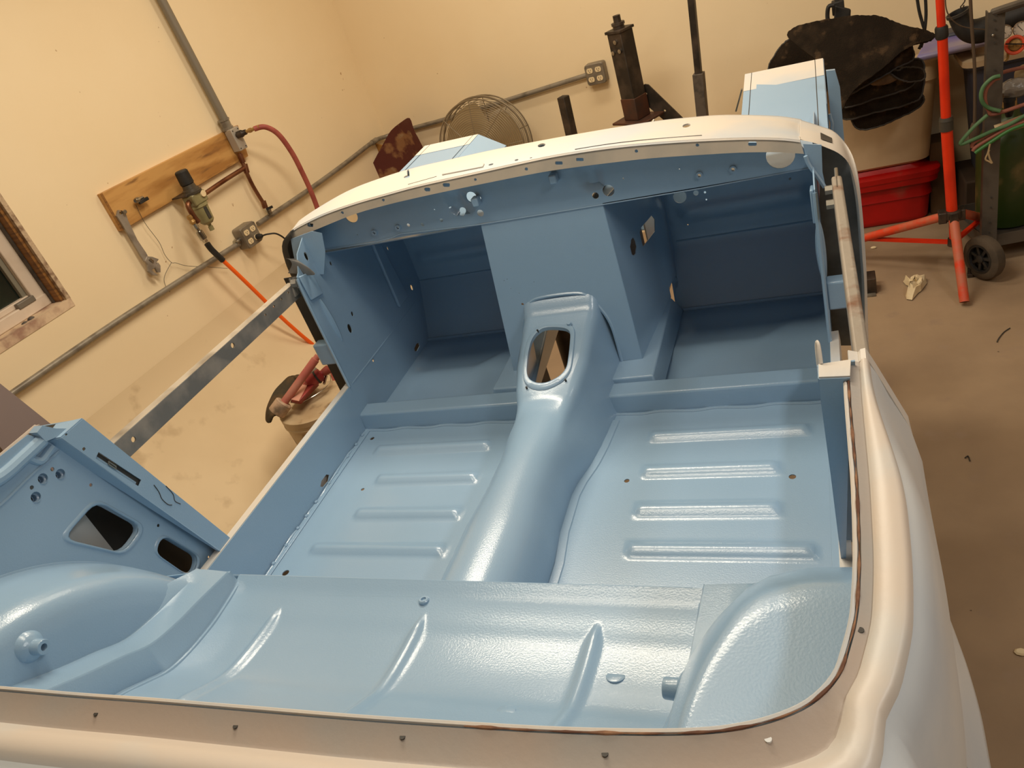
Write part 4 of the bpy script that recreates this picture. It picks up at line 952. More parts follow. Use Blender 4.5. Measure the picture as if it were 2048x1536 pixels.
MB().prism([wl(*p, .030) for p in ((309, 530), (313, 525), (318, 532), (318, 545), (312, 545), (308, 537))], WM * .011).obj('moving_jaw', STEEL, WR, bevel=.001)
MB().cyl(wl(299, 517, .045), wl(306, 523, .045), .006, n=12).obj('worm_screw', CHROME, WR)
c = wl(242, 425, .022); tag(MB().lathe(c, WM, [(0, .004), (.026, .004), (.026, .009), (.03, .007)], 10).obj('hook_screw', BOLT), 'screw in the plywood board that carries the wrench', 'screw')
# blow gun tip / chuck hung on the board with its thin wire
CH = thing('air_chuck', 'small chrome air chuck with black lever hung on the plywood board', 'air chuck', wl(280, 400, .04))
MB().lathe(wl(271, 402, .05), wl(288, 394, .035) - wl(271, 402, .05), [(0, .010), (.006, .012), (.02, .012), (.022, .009), (.05, .008)], 14).obj('chuck_body', CHROME, CH)
MB().cyl(wl(271, 402, .05), wl(271, 402, .0515), .007).obj('chuck_bore', DARK, CH)
MB().box(wl(287, 401, .05), (.05, .014, .012), (WS, UP, WM)).obj('chuck_lever', BLACK, CH, bevel=.002)
tag(MB().tube([wl(272, 410, .03), wl(290, 446, .03), wl(318, 484, .025), (wl(330, 510, .02)), wl(343, 525, .02), wl(352, 526, .02), wl(375, 532, .02), wl(415, 534, .02), wl(455, 537, .02)], .0011, 5, 6).obj('thin_wire', DARK), 'thin dark wire hanging from the air chuck and kinking right', 'wire')
tag(MB().tube([wl(343, 525, .021), wl(332, 545, .02), wl(328, 560, .02), wl(333, 576, .02), wl(340, 584, .02)], .0011, 5, 6).obj('thin_wire', DARK), 'short loose wire end curling down over the conduit', 'wire')
# ================================================================== back wall and right-hand clutter
def onb(px, py, off): return wb(px, py, off)
# plywood sheet and rusty wing panel leaning in the corner
p = [wl(700, 333, .03), wb(760, 268, .14), wb(790, 360, .16), wl(720, 390, .10)]
tag(MB().prism([onb(*q, .12) for q in ((697, 334), (750, 288), (800, 300), (800, 420), (718, 400))], WS * .012).obj('plywood_offcut', mat('tan_plywood', (178, 128, 60), .6, c2=(158, 110, 50), nscale=6)), 'tan plywood offcut leaning in the corner behind the rusty panel', 'plywood')
RUST = mat('rusty_maroon', (84, 32, 28), .5, c2=(136, 96, 64), nscale=7, lo=.48, hi=.54, c3=(150, 130, 104), n3=14, bump=.15, bscale=40)
o2 = [(741, 335), (735, 347), (744, 372), (760, 390), (800, 420), (860, 420), (852, 320), (838, 283), (826, 262), (818, 237), (797, 248), (772, 268), (760, 290), (750, 312)]
def rp(px, py):
    t = (px - 735) / 115; return onb(px, py, .20 + .06 * math.sin(t * 2.4))
cs = [(p.dot(WM), p.z) for p in [rp(*q) for q in o2]]
def rmap(r, z):
    P = WM * r + UP * z; o_ = .20 + .05 * math.sin((r + 2.6) * 9) + .04 * (z + .1); return WS * (KB - o_) + P
tag(MB().sheet([(onb(*q, .22).dot(WM), onb(*q, .22).z) for q in [(p.x, p.y) for p in catmull([Vector((x, y, 0)) for x, y in o2], 3, True)]], [], rmap, .03).obj('rusty_body_panel', RUST, solid=.004, smooth=50), 'rusty maroon car body panel with flaking paint leaning against the back wall', 'body panel')
# fan
FAN = thing('floor_fan', 'large round grey wire cage fan standing at the back wall', 'fan', BW_(-1.62, GZ, .22))
FG = mat('fan_wire', (132, 118, 96), .45, .3)
fc = onb(972, 292, .22); tv = proj(fc)
rt_, up_ = WM.copy(), UP.copy()
ex = onb(1068, 262, .22); R0 = .262
nf = (WS * -1 + UP * .10 + WM * .0).normalized(); u1 = WM.copy(); u2 = nf.cross(u1).normalized()
if u2.z < 0: u2 = -u2
def fring(r, off, t, name, k=64):
    MB().tube([fc + nf * off + (u1 * math.cos(2 * math.pi * i / k) + u2 * math.sin(2 * math.pi * i / k)) * r for i in range(k)], t, 6, 1, closed=True).obj(name, FG, FAN)
fring(R0, .0, .0065, 'outer_ring'); fring(R0 - .004, .055, .0045, 'outer_ring'); fring(R0 - .004, -.055, .0045, 'outer_ring')
for sgn, nm in ((1, 'front_grille'), (-1, 'rear_grille')):
    b = MB(); K = 19
    for j in range(1, K):
        r = .055 + (R0 - .06) * j / K; off = sgn * (.055 + .035 * (1 - (r / R0) ** 2)); k = 48
        b.tube([fc + nf * off + (u1 * math.cos(2 * math.pi * i / k) + u2 * math.sin(2 * math.pi * i / k)) * r for i in range(k)], .0016, 5, 1, closed=True)
    for i in range(8 if sgn > 0 else 10):
        a = 2 * math.pi * (i + .35 * (sgn < 0)) / (8 if sgn > 0 else 10); dv = u1 * math.cos(a) + u2 * math.sin(a)
        b.tube([fc + nf * sgn * (.056 + .035 * (1 - (r / R0) ** 2)) + dv * r for r in (.05, .12, .19, R0)], .0022, 6, 3)
    b.obj(nm, FG, FAN)
b = MB()
for i in range(3):
    a = 2 * math.pi / 3 * i + .15; rows = []
    for r in (.04, .12, .20, .235):
        w_ = .05 + .10 * math.sin(min(1, r / .2) * 1.4)
        rows.append([fc + (u1 * math.cos(a + t * w_ / max(r, .06)) + u2 * math.sin(a + t * w_ / max(r, .06))) * r + nf * (.022 * t) for t in (-1, -.5, 0, .5, 1)])
    b.grid(rows)
b.obj('blades', mat('fan_blade', (178, 158, 122), .4, .3), FAN, solid=.002, smooth=60)
MB().lathe(fc - nf * .10, nf, [(0, .03), (.01, .055), (.10, .055), (.12, .03), (.16, .03)], 20).obj('motor', BLACKST, FAN)
MB().cyl(fc - nf * .06 - UP * .03, BW_(fc.dot(WM), GZ + .02, .16), .02).obj('pole', FG, FAN)
MB().lathe(BW_(fc.dot(WM), GZ, .16), UP, [(0, .22), (.02, .22), (.035, .05)], 28).obj('base', BLACKST, FAN)
# engine stand: square post with mounting head, foot plate and brace
def sq(px0, px1, off, w_, up=None, **k): return onb(*px0, off), onb(*px1, off)
ES = thing('square_steel_post', 'tall dark square steel post with three bolts and a flat foot plate behind the scuttle', 'steel post', BW_(onb(1270, 235, .4).dot(WM), GZ, .4))
top_, bot_ = onb(1239, 62, .40), onb(1275, 232, .40)
ax_ = (bot_ - top_).normalized()
XA = (WM - ax_ * WM.dot(ax_)).normalized(); ZA = XA.cross(ax_)
FR = (XA * .90 + ZA * -.43 * (1 if ZA.dot(WS) > 0 else -1)).normalized(); FR2 = FR.cross(ax_)
b = MB(); hw = .041
b.hexa([top_ + FR * a + FR2 * c_ for a, c_ in ((-hw, -hw), (hw, -hw), (hw, hw), (-hw, hw))], [bot_ + ax_ * .45 + FR * a + FR2 * c_ for a, c_ in ((-hw, -hw), (hw, -hw), (hw, hw), (-hw, hw))])
b.obj('post', BLACKST, ES, bevel=.003)
MB().box(top_ - ax_ * .006, (.095, .095, .012), (FR, FR2, ax_)).obj('top_plate', BLACKST, ES, bevel=.002)
MB().lathe(top_ - ax_ * .012, -ax_, [(0, .026), (.014, .026), (.014, .030), (.026, .030), (.026, .017), (.055, .017)], 10).obj('top_stud', BLACKST, ES)
fs_ = FR2 if FR2.dot(CP - top_) > 0 else -FR2
for a, d_ in ((0.004, .035), (-.022, .080), (.020, .075)):
    c = top_ + ax_ * d_ + FR * a + fs_ * hw; MB().cyl(c, c + fs_ * .008, .0095, n=10).obj('bolt', CHROME, ES)
PL = mat('brown_oxide_steel', (92, 58, 42), .55, .4, c2=(70, 52, 44), nscale=10)
MB().box(bot_ - ax_ * .045, (.088, .088, .10), (FR, FR2, ax_)).obj('socket', PL, ES, bevel=.003)
MB().box(bot_ + ax_ * .012, (.20, .15, .012), (FR, FR2, ax_)).obj('foot_plate', PL, ES, bevel=.004)
br_ = [onb(*p, .36) for p in ((1283, 172), (1290, 168), (1297, 169), (1366, 236), (1328, 240), (1288, 205))]
cut = [onb(1292, 187, .36), onb(1330, 221, .36)]
def bm_(r, z): return WS * (KB - .36) + WM * r + UP * z
MB().sheet([(p.dot(WM), p.z) for p in br_], [circ(p.dot(WM), p.z, .0055, n=12) for p in cut], bm_).obj('brace', BLACKST, ES, solid=.008, smooth=30)
tp = [onb(1126, 193, .40), onb(1150, 300, .40)]
SQ = tag(MB().bar(tp[0], tp[1] + (tp[1] - tp[0]) * 2.2, .044, .044, WS + WM * .35).obj('square_tube', BLACKST, bevel=.003), 'short dark square tube sticking up between the fan and the tall post', 'steel tube')
MB().bar(tp[0] - (tp[1] - tp[0]).normalized() * .001, tp[0] + (tp[1] - tp[0]) * .03, .034, .034, WS + WM * .35).obj('tube_bore', mat('tube_inside', (46, 40, 34), .8), SQ)
r0, r1 = onb(1382, -10, .42), onb(1397.5, 150, .42); r2 = onb(1406, 240, .42)
HP = thing('lift_post', 'slim black steel bar rising out of a wider square sleeve at the back wall', 'steel post', BW_(r2.dot(WM), GZ, .42))
MB().bar(r0, r1 + (r1 - r0) * .1, .028, .028, WS).obj('bar', BLACKST, HP)
MB().bar(onb(1397, 146, .42), r2 + (r2 - r1) * 3.6, .046, .046, WS).obj('sleeve', mat('dusty_sleeve_steel', (98, 88, 78), .6, .3, c2=(74, 68, 62), nscale=30), HP, bevel=.002)
# ---- totes along the back wall
def tote(name, lab, base, size, taper, mt, rimh=.03, ax=None, ribs=(), lid=None):
    X_, Y_, Z_ = ax or (WM, WS, UP); t = thing(name, lab, 'storage tote', base); w_, d_, h_ = size
    def lay(k, z, g=0): return [Vector(base) + X_ * (a) + Y_ * (c_) + Z_ * z for a, c_ in rrect(-w_ / 2 * k - g, w_ / 2 * k + g, -d_ / 2 * k - g, d_ / 2 * k + g, .05, 4)]
    rows = [lay(taper * .9, 0), lay(taper, .012)] 
    for i in range(1, 8):
        z = h_ * i / 8; rows.append(lay(lerp(taper, 1, z / h_), z))
        for rz_ in ribs:
            if abs(rz_ - i / 8) < .01: rows.append(lay(lerp(taper, 1, z / h_), z + .004, .008))
    rows.append(lay(1, h_ - .001))
    b = MB().grid(rows, True); n_ = len(rows[0]); b.f.append(list(range(n_))[::-1]); b.obj('tub', mt, t, smooth=40, solid=.003, off=-1)
    rows = [lay(1, h_ - rimh, .001), lay(1, h_ - rimh, .018), lay(1, h_ - .006, .022), lay(1, h_, .016), lay(1, h_, -.004)]
    MB().grid(rows, True).obj('rim', mt, t, smooth=50, solid=.002)
    if lid:
        rows = [lay(1, h_ - .02, .026), lay(1, h_ + .004, .028), lay(1, h_ + .012, .018), lay(.94, h_ + .016, 0), lay(.86, h_ + (.075 if 'slate' in name else .034), 0), lay(.5, h_ + (.078 if 'slate' in name else .036), 0), lay(.05, h_ + (.078 if 'slate' in name else .036), 0)]
        MB().grid(rows, True).obj('lid', lid, t, smooth=40)
    return t
REDP = mat('red_plastic', (188, 10, 8), .42, c2=(168, 6, 6), nscale=5, c3=(150, 60, 48), n3=7)
BEIG = mat('dusty_beige_plastic', (206, 182, 148), .45, c2=(184, 158, 124), nscale=4, lo=.4, hi=.7)
pr = onz(1852, 448, GZ); rb = Vector((pr.x - .30, pr.y + .19, GZ)); XR_ = Vector((1, .03, 0)).normalized(); YR_ = Vector((-.03, 1, 0)).normalized()
tote('red_tote', 'red plastic tote on the floor under the beige tote', (.055, 3.835, GZ), (.66, .24, .245), .93, REDP, .05, (XR_, YR_, UP), (.5,), REDP)
tote('beige_tote', 'dusty beige tote standing on the red tote, covered with black mats', (.075, 3.83, GZ + .284), (.68, .25, .47), .88, BEIG, .03, (XR_, YR_, UP), (.75,))
SLATE = mat('slate_blue_plastic', (58, 60, 74), .5, c2=(48, 50, 62), nscale=5)
tote('slate_tote', 'dark slate tote with a dusty beige lid behind the welding cart', (.80, 3.76, GZ + .20), (.58, .22, .50), .88, SLATE, .03, (XR_, YR_, UP), (), BEIG)
tag(MB().box((.80, 3.76, GZ + .10), (.62, .26, .198), (XR_, YR_, UP)).obj('dark_crate', mat('dark_brown_crate', (60, 44, 30), .8, c2=(46, 34, 24), nscale=6), bevel=.008), 'dark brown crate on the floor under the slate tote', 'crate')
tag(MB().box((.42, 3.84, GZ + .17), (.09, .12, .34), (XR_, YR_, UP)).obj('cardboard_box', mat('brown_cardboard', (96, 72, 46), .85, c2=(80, 58, 38), nscale=5), bevel=.004), 'narrow brown cardboard box standing between the totes behind the orange pole', 'box')
PUR = mat('purple_blue_lid', (112, 104, 168), .4, c2=(150, 140, 160), nscale=3)
q = [ony(1832, 112, 3.60), ony(1990, 74, 3.60), ony(1990, 50, 3.86), ony(1850, 78, 3.86)]
ld = MB(); up2 = Vector((0, 0, .028))
ld.hexa([p - up2 for p in q], q)
tag(ld.obj('tote_cover', PUR, bevel=.012), 'purple-blue tote lid lying above the totes behind the orange pole', 'lid')
tag(MB().box((.55, 3.86, -.02), (.20, .10, .09), (XR_, YR_, UP)).obj('low_box', SLATE, bevel=.01), 'dark box under the purple-blue lid at the back wall', 'box')
# ---- black mats draped on the beige tote
MAT_ = mat('black_mat_pile', (34, 27, 20), .98, c2=(50, 40, 30), nscale=14, c3=(84, 66, 48), n3=18, bump=.5, bscale=260, detail=10, spec=.15)
EDGE = mat('mat_binding', (52, 48, 44), .6)
def mat_(pxs, dep, lab, thick=.012, sag=0, bind=True, tilt=.0, conv=.03):
    P = [ony(px, py, dep) for px, py in pxs]; rnd = random.Random(len(lab)); cx = sum(p.x for p in P) / len(P); cz = sum(p.z for p in P) / len(P)
    ol = [(p.x, p.z) for p in catmull([Vector((p.x, 0, p.z)) for p in P], 9, True)]
    ol = [(x + rnd.uniform(-.0013, .0013), z + rnd.uniform(-.0013, .0013)) for x, z in ol]
    R_ = max(max(abs(p.x - cx), abs(p.z - cz)) for p in P)
    def mp(x, z):
        k = ((x - cx) ** 2 + (z - cz) ** 2) / R_ ** 2
        return (x, dep + conv * k + tilt * (z - cz) + .006 * math.sin(x * 31) * math.sin(z * 27) + .002 * math.sin(x * 71 + z * 53), z)
    o = MB().sheet([(p[0], p[1]) for p in ol], [], mp, .03).obj('floor_mat', MAT_, solid=thick, smooth=60)
    tag(o, lab, 'mat', 'black mats on the beige tote')
    if bind:
        MB().tube([Vector(mp(*p)) + Vector((0, -thick * .5, 0)) for p in ol], .0035, 6, 1, closed=True).obj('edge_binding', EDGE, o)
    return o
mat_([(1536, 152), (1548, 116), (1575, 86), (1620, 64), (1650, 90), (1660, 140), (1640, 205), (1560, 215)], 3.60, 'black mat at the far left of the pile, its rounded edge against the wall', conv=.06, tilt=.3)
mat_([(1690, 205), (1700, 234), (1717, 257), (1766, 247), (1838, 216), (1846, 192), (1815, 190), (1750, 200)], 3.47, 'lowest black mat, its pointed corner hanging over the beige tote', conv=.02, tilt=.2)
mat_([(1680, 205), (1688, 238), (1750, 222), (1815, 206), (1842, 192), (1850, 150), (1838, 122), (1760, 140), (1690, 180)], 3.43, 'wide black mat hanging under the folded ones, its bound edge crossing the tote', conv=.02, tilt=.25)
mat_([(1680, 180), (1688, 214), (1745, 198), (1822, 173), (1832, 152), (1800, 138), (1740, 156)], 3.39, 'middle black mat with a straight bound lower edge', conv=.02, tilt=.2)
mat_([(1776, 143), (1798, 141), (1815, 135), (1845, 138), (1847, 158), (1818, 162), (1795, 156)], 3.35, 'small black flap of mat sticking out to the right above the beige tote', conv=.01, tilt=.2)
tag(MB().sphere(ony(1768, 160, 3.36), .034, 14, (1.5, .4, .55)).obj('sand_clump', mat('sand_clump', (112, 88, 60), .9, c2=(84, 64, 44), nscale=20)), 'brown clump of sand lying in the fold of the black mats', 'debris')
mat_([(1668, 168), (1690, 190), (1735, 166), (1790, 137), (1827, 119), (1822, 90), (1811, 89), (1798, 106), (1760, 134), (1700, 160)], 3.33, 'narrow folded black mat with its bound fold showing under the top one', conv=.02, tilt=.3)
mat_([(1574, 86), (1600, 66), (1645, 54), (1690, 46), (1722, 41), (1762, 42), (1800, 54), (1845, 65), (1871, 75), (1866, 84), (1832, 90), (1800, 104), (1762, 132), (1716, 162), (1694, 186), (1680, 205), (1664, 170), (1640, 130), (1606, 108)], 3.28, 'top black mat of the pile with crumbs and a ragged pointed corner', conv=.05, tilt=.70, bind=False)
random.seed(31)
for i in range(0): pass
# ---- black handheld thing and hanging cables
BG = thing('black_strapped_tool', 'small black box-shaped tool with strap loop sitting on the black mats', 'tool', ony(1685, 60, 3.55))
c = ony(1685, 34, 3.55)
MB().hexa([ony(x, y, 3.50) for x, y in ((1666, 60), (1699, 54), (1702, 18), (1670, 10))], [ony(x, y, 3.58) for x, y in ((1668, 60), (1700, 54), (1702, 18), (1671, 10))]).obj('housing', BLACK, BG, bevel=.006)
MB().box(ony(1676, 14, 3.53), (.045, .05, .05)).obj('top_block', BLACK, BG, bevel=.005)
MB().tube([ony(x, y, 3.48) for x, y in ((1668, 10), (1657, 14), (1655, 36), (1660, 44), (1668, 42))], .008, 8, 5).obj('strap', BLACK, BG)
MB().cyl(ony(1675, 12, 3.53), ony(1673, -20, 3.53), .010).obj('cable_gland', BLACK, BG)
for px, lab in (([(1832, -20), (1838, 20), (1846, 50), (1849, 60), (1846, 80), (1838, 98)], 'black cable loop hanging left of the orange pole, curling up at its end'), ([(1850, -20), (1852, 30), (1848, 70), (1842, 95)], 'straight black cable hanging beside the curled one')):
    tag(MB().tube([ony(x, y, 3.35) for x, y in px], .0055, 8, 6).obj('hanging_cable', BLACK), lab, 'cable')
DC = thing('drop_cord', 'brown-grey cord hanging straight down to a socket end beside the welding cart', 'cord', ony(1947, 250, 3.2))
CORD = mat('dusty_cord', (86, 70, 54), .6)
MB().tube([ony(x, y, 3.2) for x, y in ((1940, -20), (1944, 60), (1949, 130), (1950, 200), (1949, 246))], .0055, 8, 4).obj('cord', CORD, DC)
a = ony(1949, 246, 3.2); MB().lathe(a, (0, 0, -1), [(0, .010), (.01, .013), (.03, .017), (.06, .016)], 12).obj('socket_end', CORD, DC)
# rubber intake elbow on its wire hook
RE = thing('rubber_elbow_hose', 'wide black rubber elbow hose hanging by a wire hook right of the orange pole', 'hose', ony(1930, 60, 3.42))
el = [ony(x, y, 3.42) for x, y in ((1916, 26), (1921, 42), (1934, 58), (1956, 62), (1985, 52), (2015, 36), (2060, 22))]
MB().tube(el, lambda t: .036 + .008 * t - .004 * math.sin(t * 9), 20, 6, False).obj('hose_body', BLACK, RE, solid=.006, off=-1)
tn = (el[0] - el[1]).normalized(); MB().lathe(el[0] - tn * .006, tn, [(0, .037), (0, .040), (.010, .040), (.010, .034), (0, .034)], 20, False).obj('hose_lip', EDGE, RE)
tag(MB().tube([ony(x, y, 3.40) for x, y in ((1929, -20), (1930, 0), (1925, 9), (1921, 14), (1925, 17), (1928, 10))], .0022, 6, 5).obj('wire_hook', BLACKST), 'bent wire hook that the rubber elbow hangs from', 'hook')
tag(MB().tube([ony(x, y, 3.30) for x, y in ((1890, -20), (1892, 15), (1900, 34), (1918, 50), (1945, 57), (1985, 60))], .0022, 6, 6).obj('looped_wire', CORD), 'thin tan wire looping from the orange pole to the cart post', 'wire')
# ---- orange tripod
TP = thing('orange_tripod_stand', 'tall orange telescopic tripod stand with black collars at right', 'tripod stand', (.40, 3.2, GZ))
OR = mat('orange_enamel', (226, 52, 12), .4, c2=(206, 42, 10), nscale=8)
DOR = mat('dusty_orange_enamel', (188, 100, 72), .55, c2=(214, 62, 24), nscale=14, lo=.48, hi=.62)
YT = 3.16
tp = lambda x, y: ony(x, y, YT)
MB().cyl(tp(1879, -15), tp(1884, 72), .0135).obj('upper_tube', OR, TP)
MB().cyl(tp(1884, 60), tp(1892.5, 250), .0165).obj('middle_tube', OR, TP)
MB().cyl(tp(1892.5, 245), tp(1905, 440), .0195).obj('lower_tube', OR, TP)
a, c = tp(1882.5, 52), tp(1884, 77); MB().lathe(a, c - a, [(0, .018), (.006, .021), ((c - a).length - .006, .021), ((c - a).length, .018)], 18).obj('collar', BLACK, TP)
a, c = tp(1892, 234), tp(1892.8, 260); MB().lathe(a, c - a, [(0, .021), (.012, .0245), (.013, .023), ((c - a).length, .0235)], 18).obj('collar', mat('grey_black_collar', (62, 58, 52), .5), TP)
hub = tp(1905, 428); MB().lathe(hub + UP * .018, (0, 0, -1), [(0, .022), (.004, .030), (.03, .032), (.04, .026)], 16).obj('hub', BLACKST, TP)
MB().cyl(hub, tp(1907, 488), .014).obj('centre_tube', OR, TP)
foot = onz(1929, 604, GZ + .018)
legs = [(hub + Vector((.0, -.035, -.01)), foot), (hub + Vector((-.035, .0, -.005)), onz(1600, 511, GZ + .018)), (hub + Vector((.03, .02, -.01)), Vector((.62, 3.56, GZ + .018)))]
for i, (p, q) in enumerate(legs):
    b = MB().cyl(p, q, .0165, caps=False); lg = b.obj('leg', DOR, TP, solid=.002)
    d = (q - p).normalized(); MB().cyl(q - d * .001, q - d * .002, .0145).obj('leg_bore', DARK, lg)
    MB().box(p, (.03, .045, .045), (Vector((1, 0, 0)), d.cross(Vector((1, 0, 0))).normalized() if i == 0 else Vector((0, 1, 0)), UP)).obj('leg_clevis', BLACKST, lg, bevel=.004)
    mid = p.lerp(q, .52); lo_ = tp(1907, 484)
    MB().bar(mid, lo_, .018, .012).obj('strut', OR if i != 0 else BLACKST, lg)
MB().lathe(tp(1907, 476), (0, 0, -1), [(0, .02), (.03, .022), (.035, .01)], 14).obj('lower_hub', BLACKST, TP)
# ---- welding gas cart
CT = thing('gas_bottle_cart', 'grey steel gas bottle cart with two spoked rubber wheels at the right edge', 'cart', (.60, 3.35, GZ))
CG = mat('grey_cart_steel', (98, 92, 84), .5, .4, c2=(80, 74, 68), nscale=10)
pt, pb = ony(1993, 22, 3.22), ony(1977, 498, 3.22)
b = MB(); dpost = (pb - pt).normalized()
XW = Vector((1, 0, 0))
b.bar(pt, pb, .052, .006, (0, -1, 0)); b.bar(pt + Vector((.024, .02, 0)), pb + Vector((.024, .02, 0)), .004, .045, (0, -1, 0)); b.bar(pt + Vector((-.024, .02, 0)), pb + Vector((-.024, .02, 0)), .004, .045, (0, -1, 0))
PST = b.obj('post', CG, CT)
for px, py in ((1992, 30), (1989, 40), (1991, 58), (1990, 86), (1990, 140), (1983, 395), (1982, 415), (1980, 445), (1979, 465)):
    q = ony(px, py, 3.215); MB().cyl(q, q + Vector((0, -.003, 0)), .003, n=8).obj('punched_hole', DARK, PST)
q = ony(1986, 70, 3.21); MB().sphere(q, .006, 8).obj('rivet', CHROME, PST)
MB().tube([pt + Vector((-.01, .01, -.005)), ony(2012, 16, 3.20), ony(2075, -4, 3.1)], .013, 10, 5).obj('handle', CG, CT)
for z0, y0, y1 in ((-.62, 3.14, 3.14),):
    MB().bar((.52, 3.22, -.655), (1.08, 3.30, -.655), .004, .05).obj('base_rail', CG, CT); MB().bar((.51, 3.22, -.655), (.42, 3.54, -.655), .004, .05).obj('base_rail', CG, CT)
    MB().bar((.42, 3.54, -.655), (1.03, 3.60, -.655), .004, .05).obj('base_rail', CG, CT)
    MB().hexa([(.52, 3.22, -.680), (1.08, 3.30, -.680), (1.03, 3.60, -.680), (.42, 3.54, -.680)], [(.52, 3.22, -.676), (1.08, 3.30, -.676), (1.03, 3.60, -.676), (.42, 3.54, -.676)]).obj('base_plate', CG, CT)
a, c = ony(1990, 262, 3.22), ony(2075, 232, 3.22); MB().bar(a, c, .02, .045, (0, -.5, 1)).obj('cross_band', mat('pale_strap_steel', (186, 160, 122), .6, c2=(120, 110, 98), nscale=6), CT)
WHM = mat('dusty_tyre', (84, 72, 58), .9, c2=(64, 56, 46), nscale=12)
wcen = onz(1968, 515, GZ + .088); wax = Vector((-.80, -.55, .06)).normalized()
for cc_, vis in ((wcen, 1), (wcen + Vector((.52, .10, 0)), 0)):
    W_ = MB().lathe(cc_ - wax * .024, wax, [(0, .058), (0, .076), (.008, .086), (.024, .088), (.040, .086), (.048, .076), (.048, .058)], 40, False).obj('wheel', WHM, CT, smooth=40)
    b = MB().lathe(cc_ + wax * .004, wax, [(0, .060), (.020, .060), (.020, .050), (.008, .048)], 32, False)
    e1 = wax.orthogonal().normalized(); e2 = wax.cross(e1)
    for k in range(7):
        a = 2 * math.pi * k / 7; dv = e1 * math.cos(a) + e2 * math.sin(a); b.bar(cc_ + wax * .012 + dv * .012, cc_ + wax * .012 + dv * .052, .011, .010, wax)
    b.lathe(cc_ + wax * .0, wax, [(0, .016), (.022, .016), (.026, .008)], 16); b.obj('spoked_hub', BLACK, W_)
    MB().cyl(cc_ + wax * .0, cc_ + wax * .002, .05, n=24).obj('wheel_back', DARK, W_)
GRN = mat('green_cylinder_paint', (42, 62, 18), .45, c2=(62, 70, 34), nscale=5, c3=(128, 108, 70), n3=4)
gc = Vector((ony(1946, 400, 3.44).x + .122, 3.45, -.674))
GB = thing('gas_cylinder', 'dusty green gas cylinder strapped in the cart', 'gas cylinder', gc)
MB().lathe(gc, UP, [(0, .10), (.01, .112), (.30, .112), (.355, .106), (.40, .085), (.425, .05), (.44, .036), (.47, .034)], 36).obj('tank', GRN, GB, smooth=50)
MB().lathe(gc + UP * .47, UP, [(0, .025), (.05, .022), (.05, .014), (.08, .014)], 14).obj('valve', BRASS, GB)
# regulator with its gauges
RG = thing('gas_regulator', 'brass gas regulator with two round white gauges and red adjusting wheel', 'regulator', ony(2030, 90, 3.320))
WHITE = mat('gauge_face', (226, 214, 196), .4)
vd = (CP - ony(2030, 80, 3.300)).normalized()
for (px, py, r) in ((2009, 64, .024), (2043, 58, .026)):
    c = ony(px, py, 3.300); g_ = MB().lathe(c - vd * .02, vd, [(0, r), (.02, r), (.022, r * .93), (.019, r * .9)], 28, False).obj('gauge', mat('gauge_case', (150, 130, 110), .4, .6), RG)
    MB().cyl(c - vd * .003, c - vd * .002, r * .95, n=28).obj('dial', WHITE, g_)
    xx = vd.cross(UP).normalized(); yy = xx.cross(vd)
    MB().bar(c - vd * .0015 - xx * .004 - yy * .006, c - vd * .0015 + xx * .012 + yy * .014, .0018, .0006, vd).obj('needle', DARK, g_)
    b = MB()
    for k in range(9):
        a = math.radians(-45 + 270 * k / 8); dv = xx * math.cos(a) + yy * math.sin(a); b.bar(c - vd * .0015 + dv * r * .70, c - vd * .0015 + dv * r * .84, .0014, .0006, vd)
    b.obj('scale', DARK, g_)
c = ony(2030, 90, 3.270)
e1 = vd.cross(UP).normalized(); e2 = e1.cross(vd)
MB().tube([c + (e1 * math.cos(t) + e2 * math.sin(t)) * .027 for t in [2 * math.pi * i / 24 for i in range(24)]], .006, 8, 1, closed=True).obj('adjusting_wheel', mat('red_orange_knob', (226, 84, 50), .4), RG)
MB().lathe(c - vd * .04, vd, [(0, .020), (.03, .022), (.04, .018), (.045, .006), (.052, .005)], 20).obj('regulator_body', BRASS, RG)
MB().bar(ony(2011, 88, 3.250), ony(2060, 88, 3.250), .004, .004).obj('cross_pin', BLACKST, RG)
MB().tube([ony(x, y, 3.280) for x, y in ((2016, 104), (2015, 116), (2010, 122))], .005, 8, 4).obj('outlet_stub', BRASS, RG)
# twin hoses
RDH = mat('dusty_red_gas_hose', (150, 92, 74), .6, c2=(126, 74, 60), nscale=10); GNH = mat('green_gas_hose', (86, 122, 84), .6, c2=(60, 100, 60), nscale=10)
def hs2_(pxs, y, m_, lab, r=.0068): tag(MB().tube([ony(a, c_, y + (d_[0] if d_ else 0)) for a, c_, *d_ in pxs], r, 10, 6).obj('gas_hose', m_), lab, 'hose', 'welding hoses on the cart')
hs2_([(2000, 152), (1985, 156), (1968, 172), (1962, 190), (1966, 206), (1978, 216), (2000, 222)], 3.180, GNH, 'pale green hose loop nearest the cord end, left of the cart post')
hs2_([(2000, 156), (1988, 160), (1973, 178), (1970, 200), (1978, 222), (1990, 228), (2060, 205)], 3.190, RDH, 'dusty red hose loop inside the pale green loop')
hs2_([(1975, 230), (1952, 250), (1935, 268), (1922, 284), (1924, 288), (1945, 280), (1985, 262), (2020, 248), (2060, 225)], 3.160, GNH, 'green hose with a sharp bend pointing left below the socket end')
hs2_([(1944, 295), (1948, 285), (1975, 270), (2010, 250), (2060, 228)], 3.170, RDH, 'upper dusty red hose strand laid across the cart post')
hs2_([(1946, 302), (1952, 294), (1980, 276), (2015, 256), (2060, 238)], 3.165, RDH, 'lower dusty red hose strand above the green one')
hs2_([(1950, 306), (1958, 300), (1985, 282), (2020, 260), (2060, 245)], 3.160, mat('bright_green_hose', (52, 112, 50), .5), 'bright green hose strand lowest across the cart post')
hs2_([(1995, 150), (2015, 142), (2060, 132)], 3.300, RDH, 'short dark red hose behind the cart post under the lid')
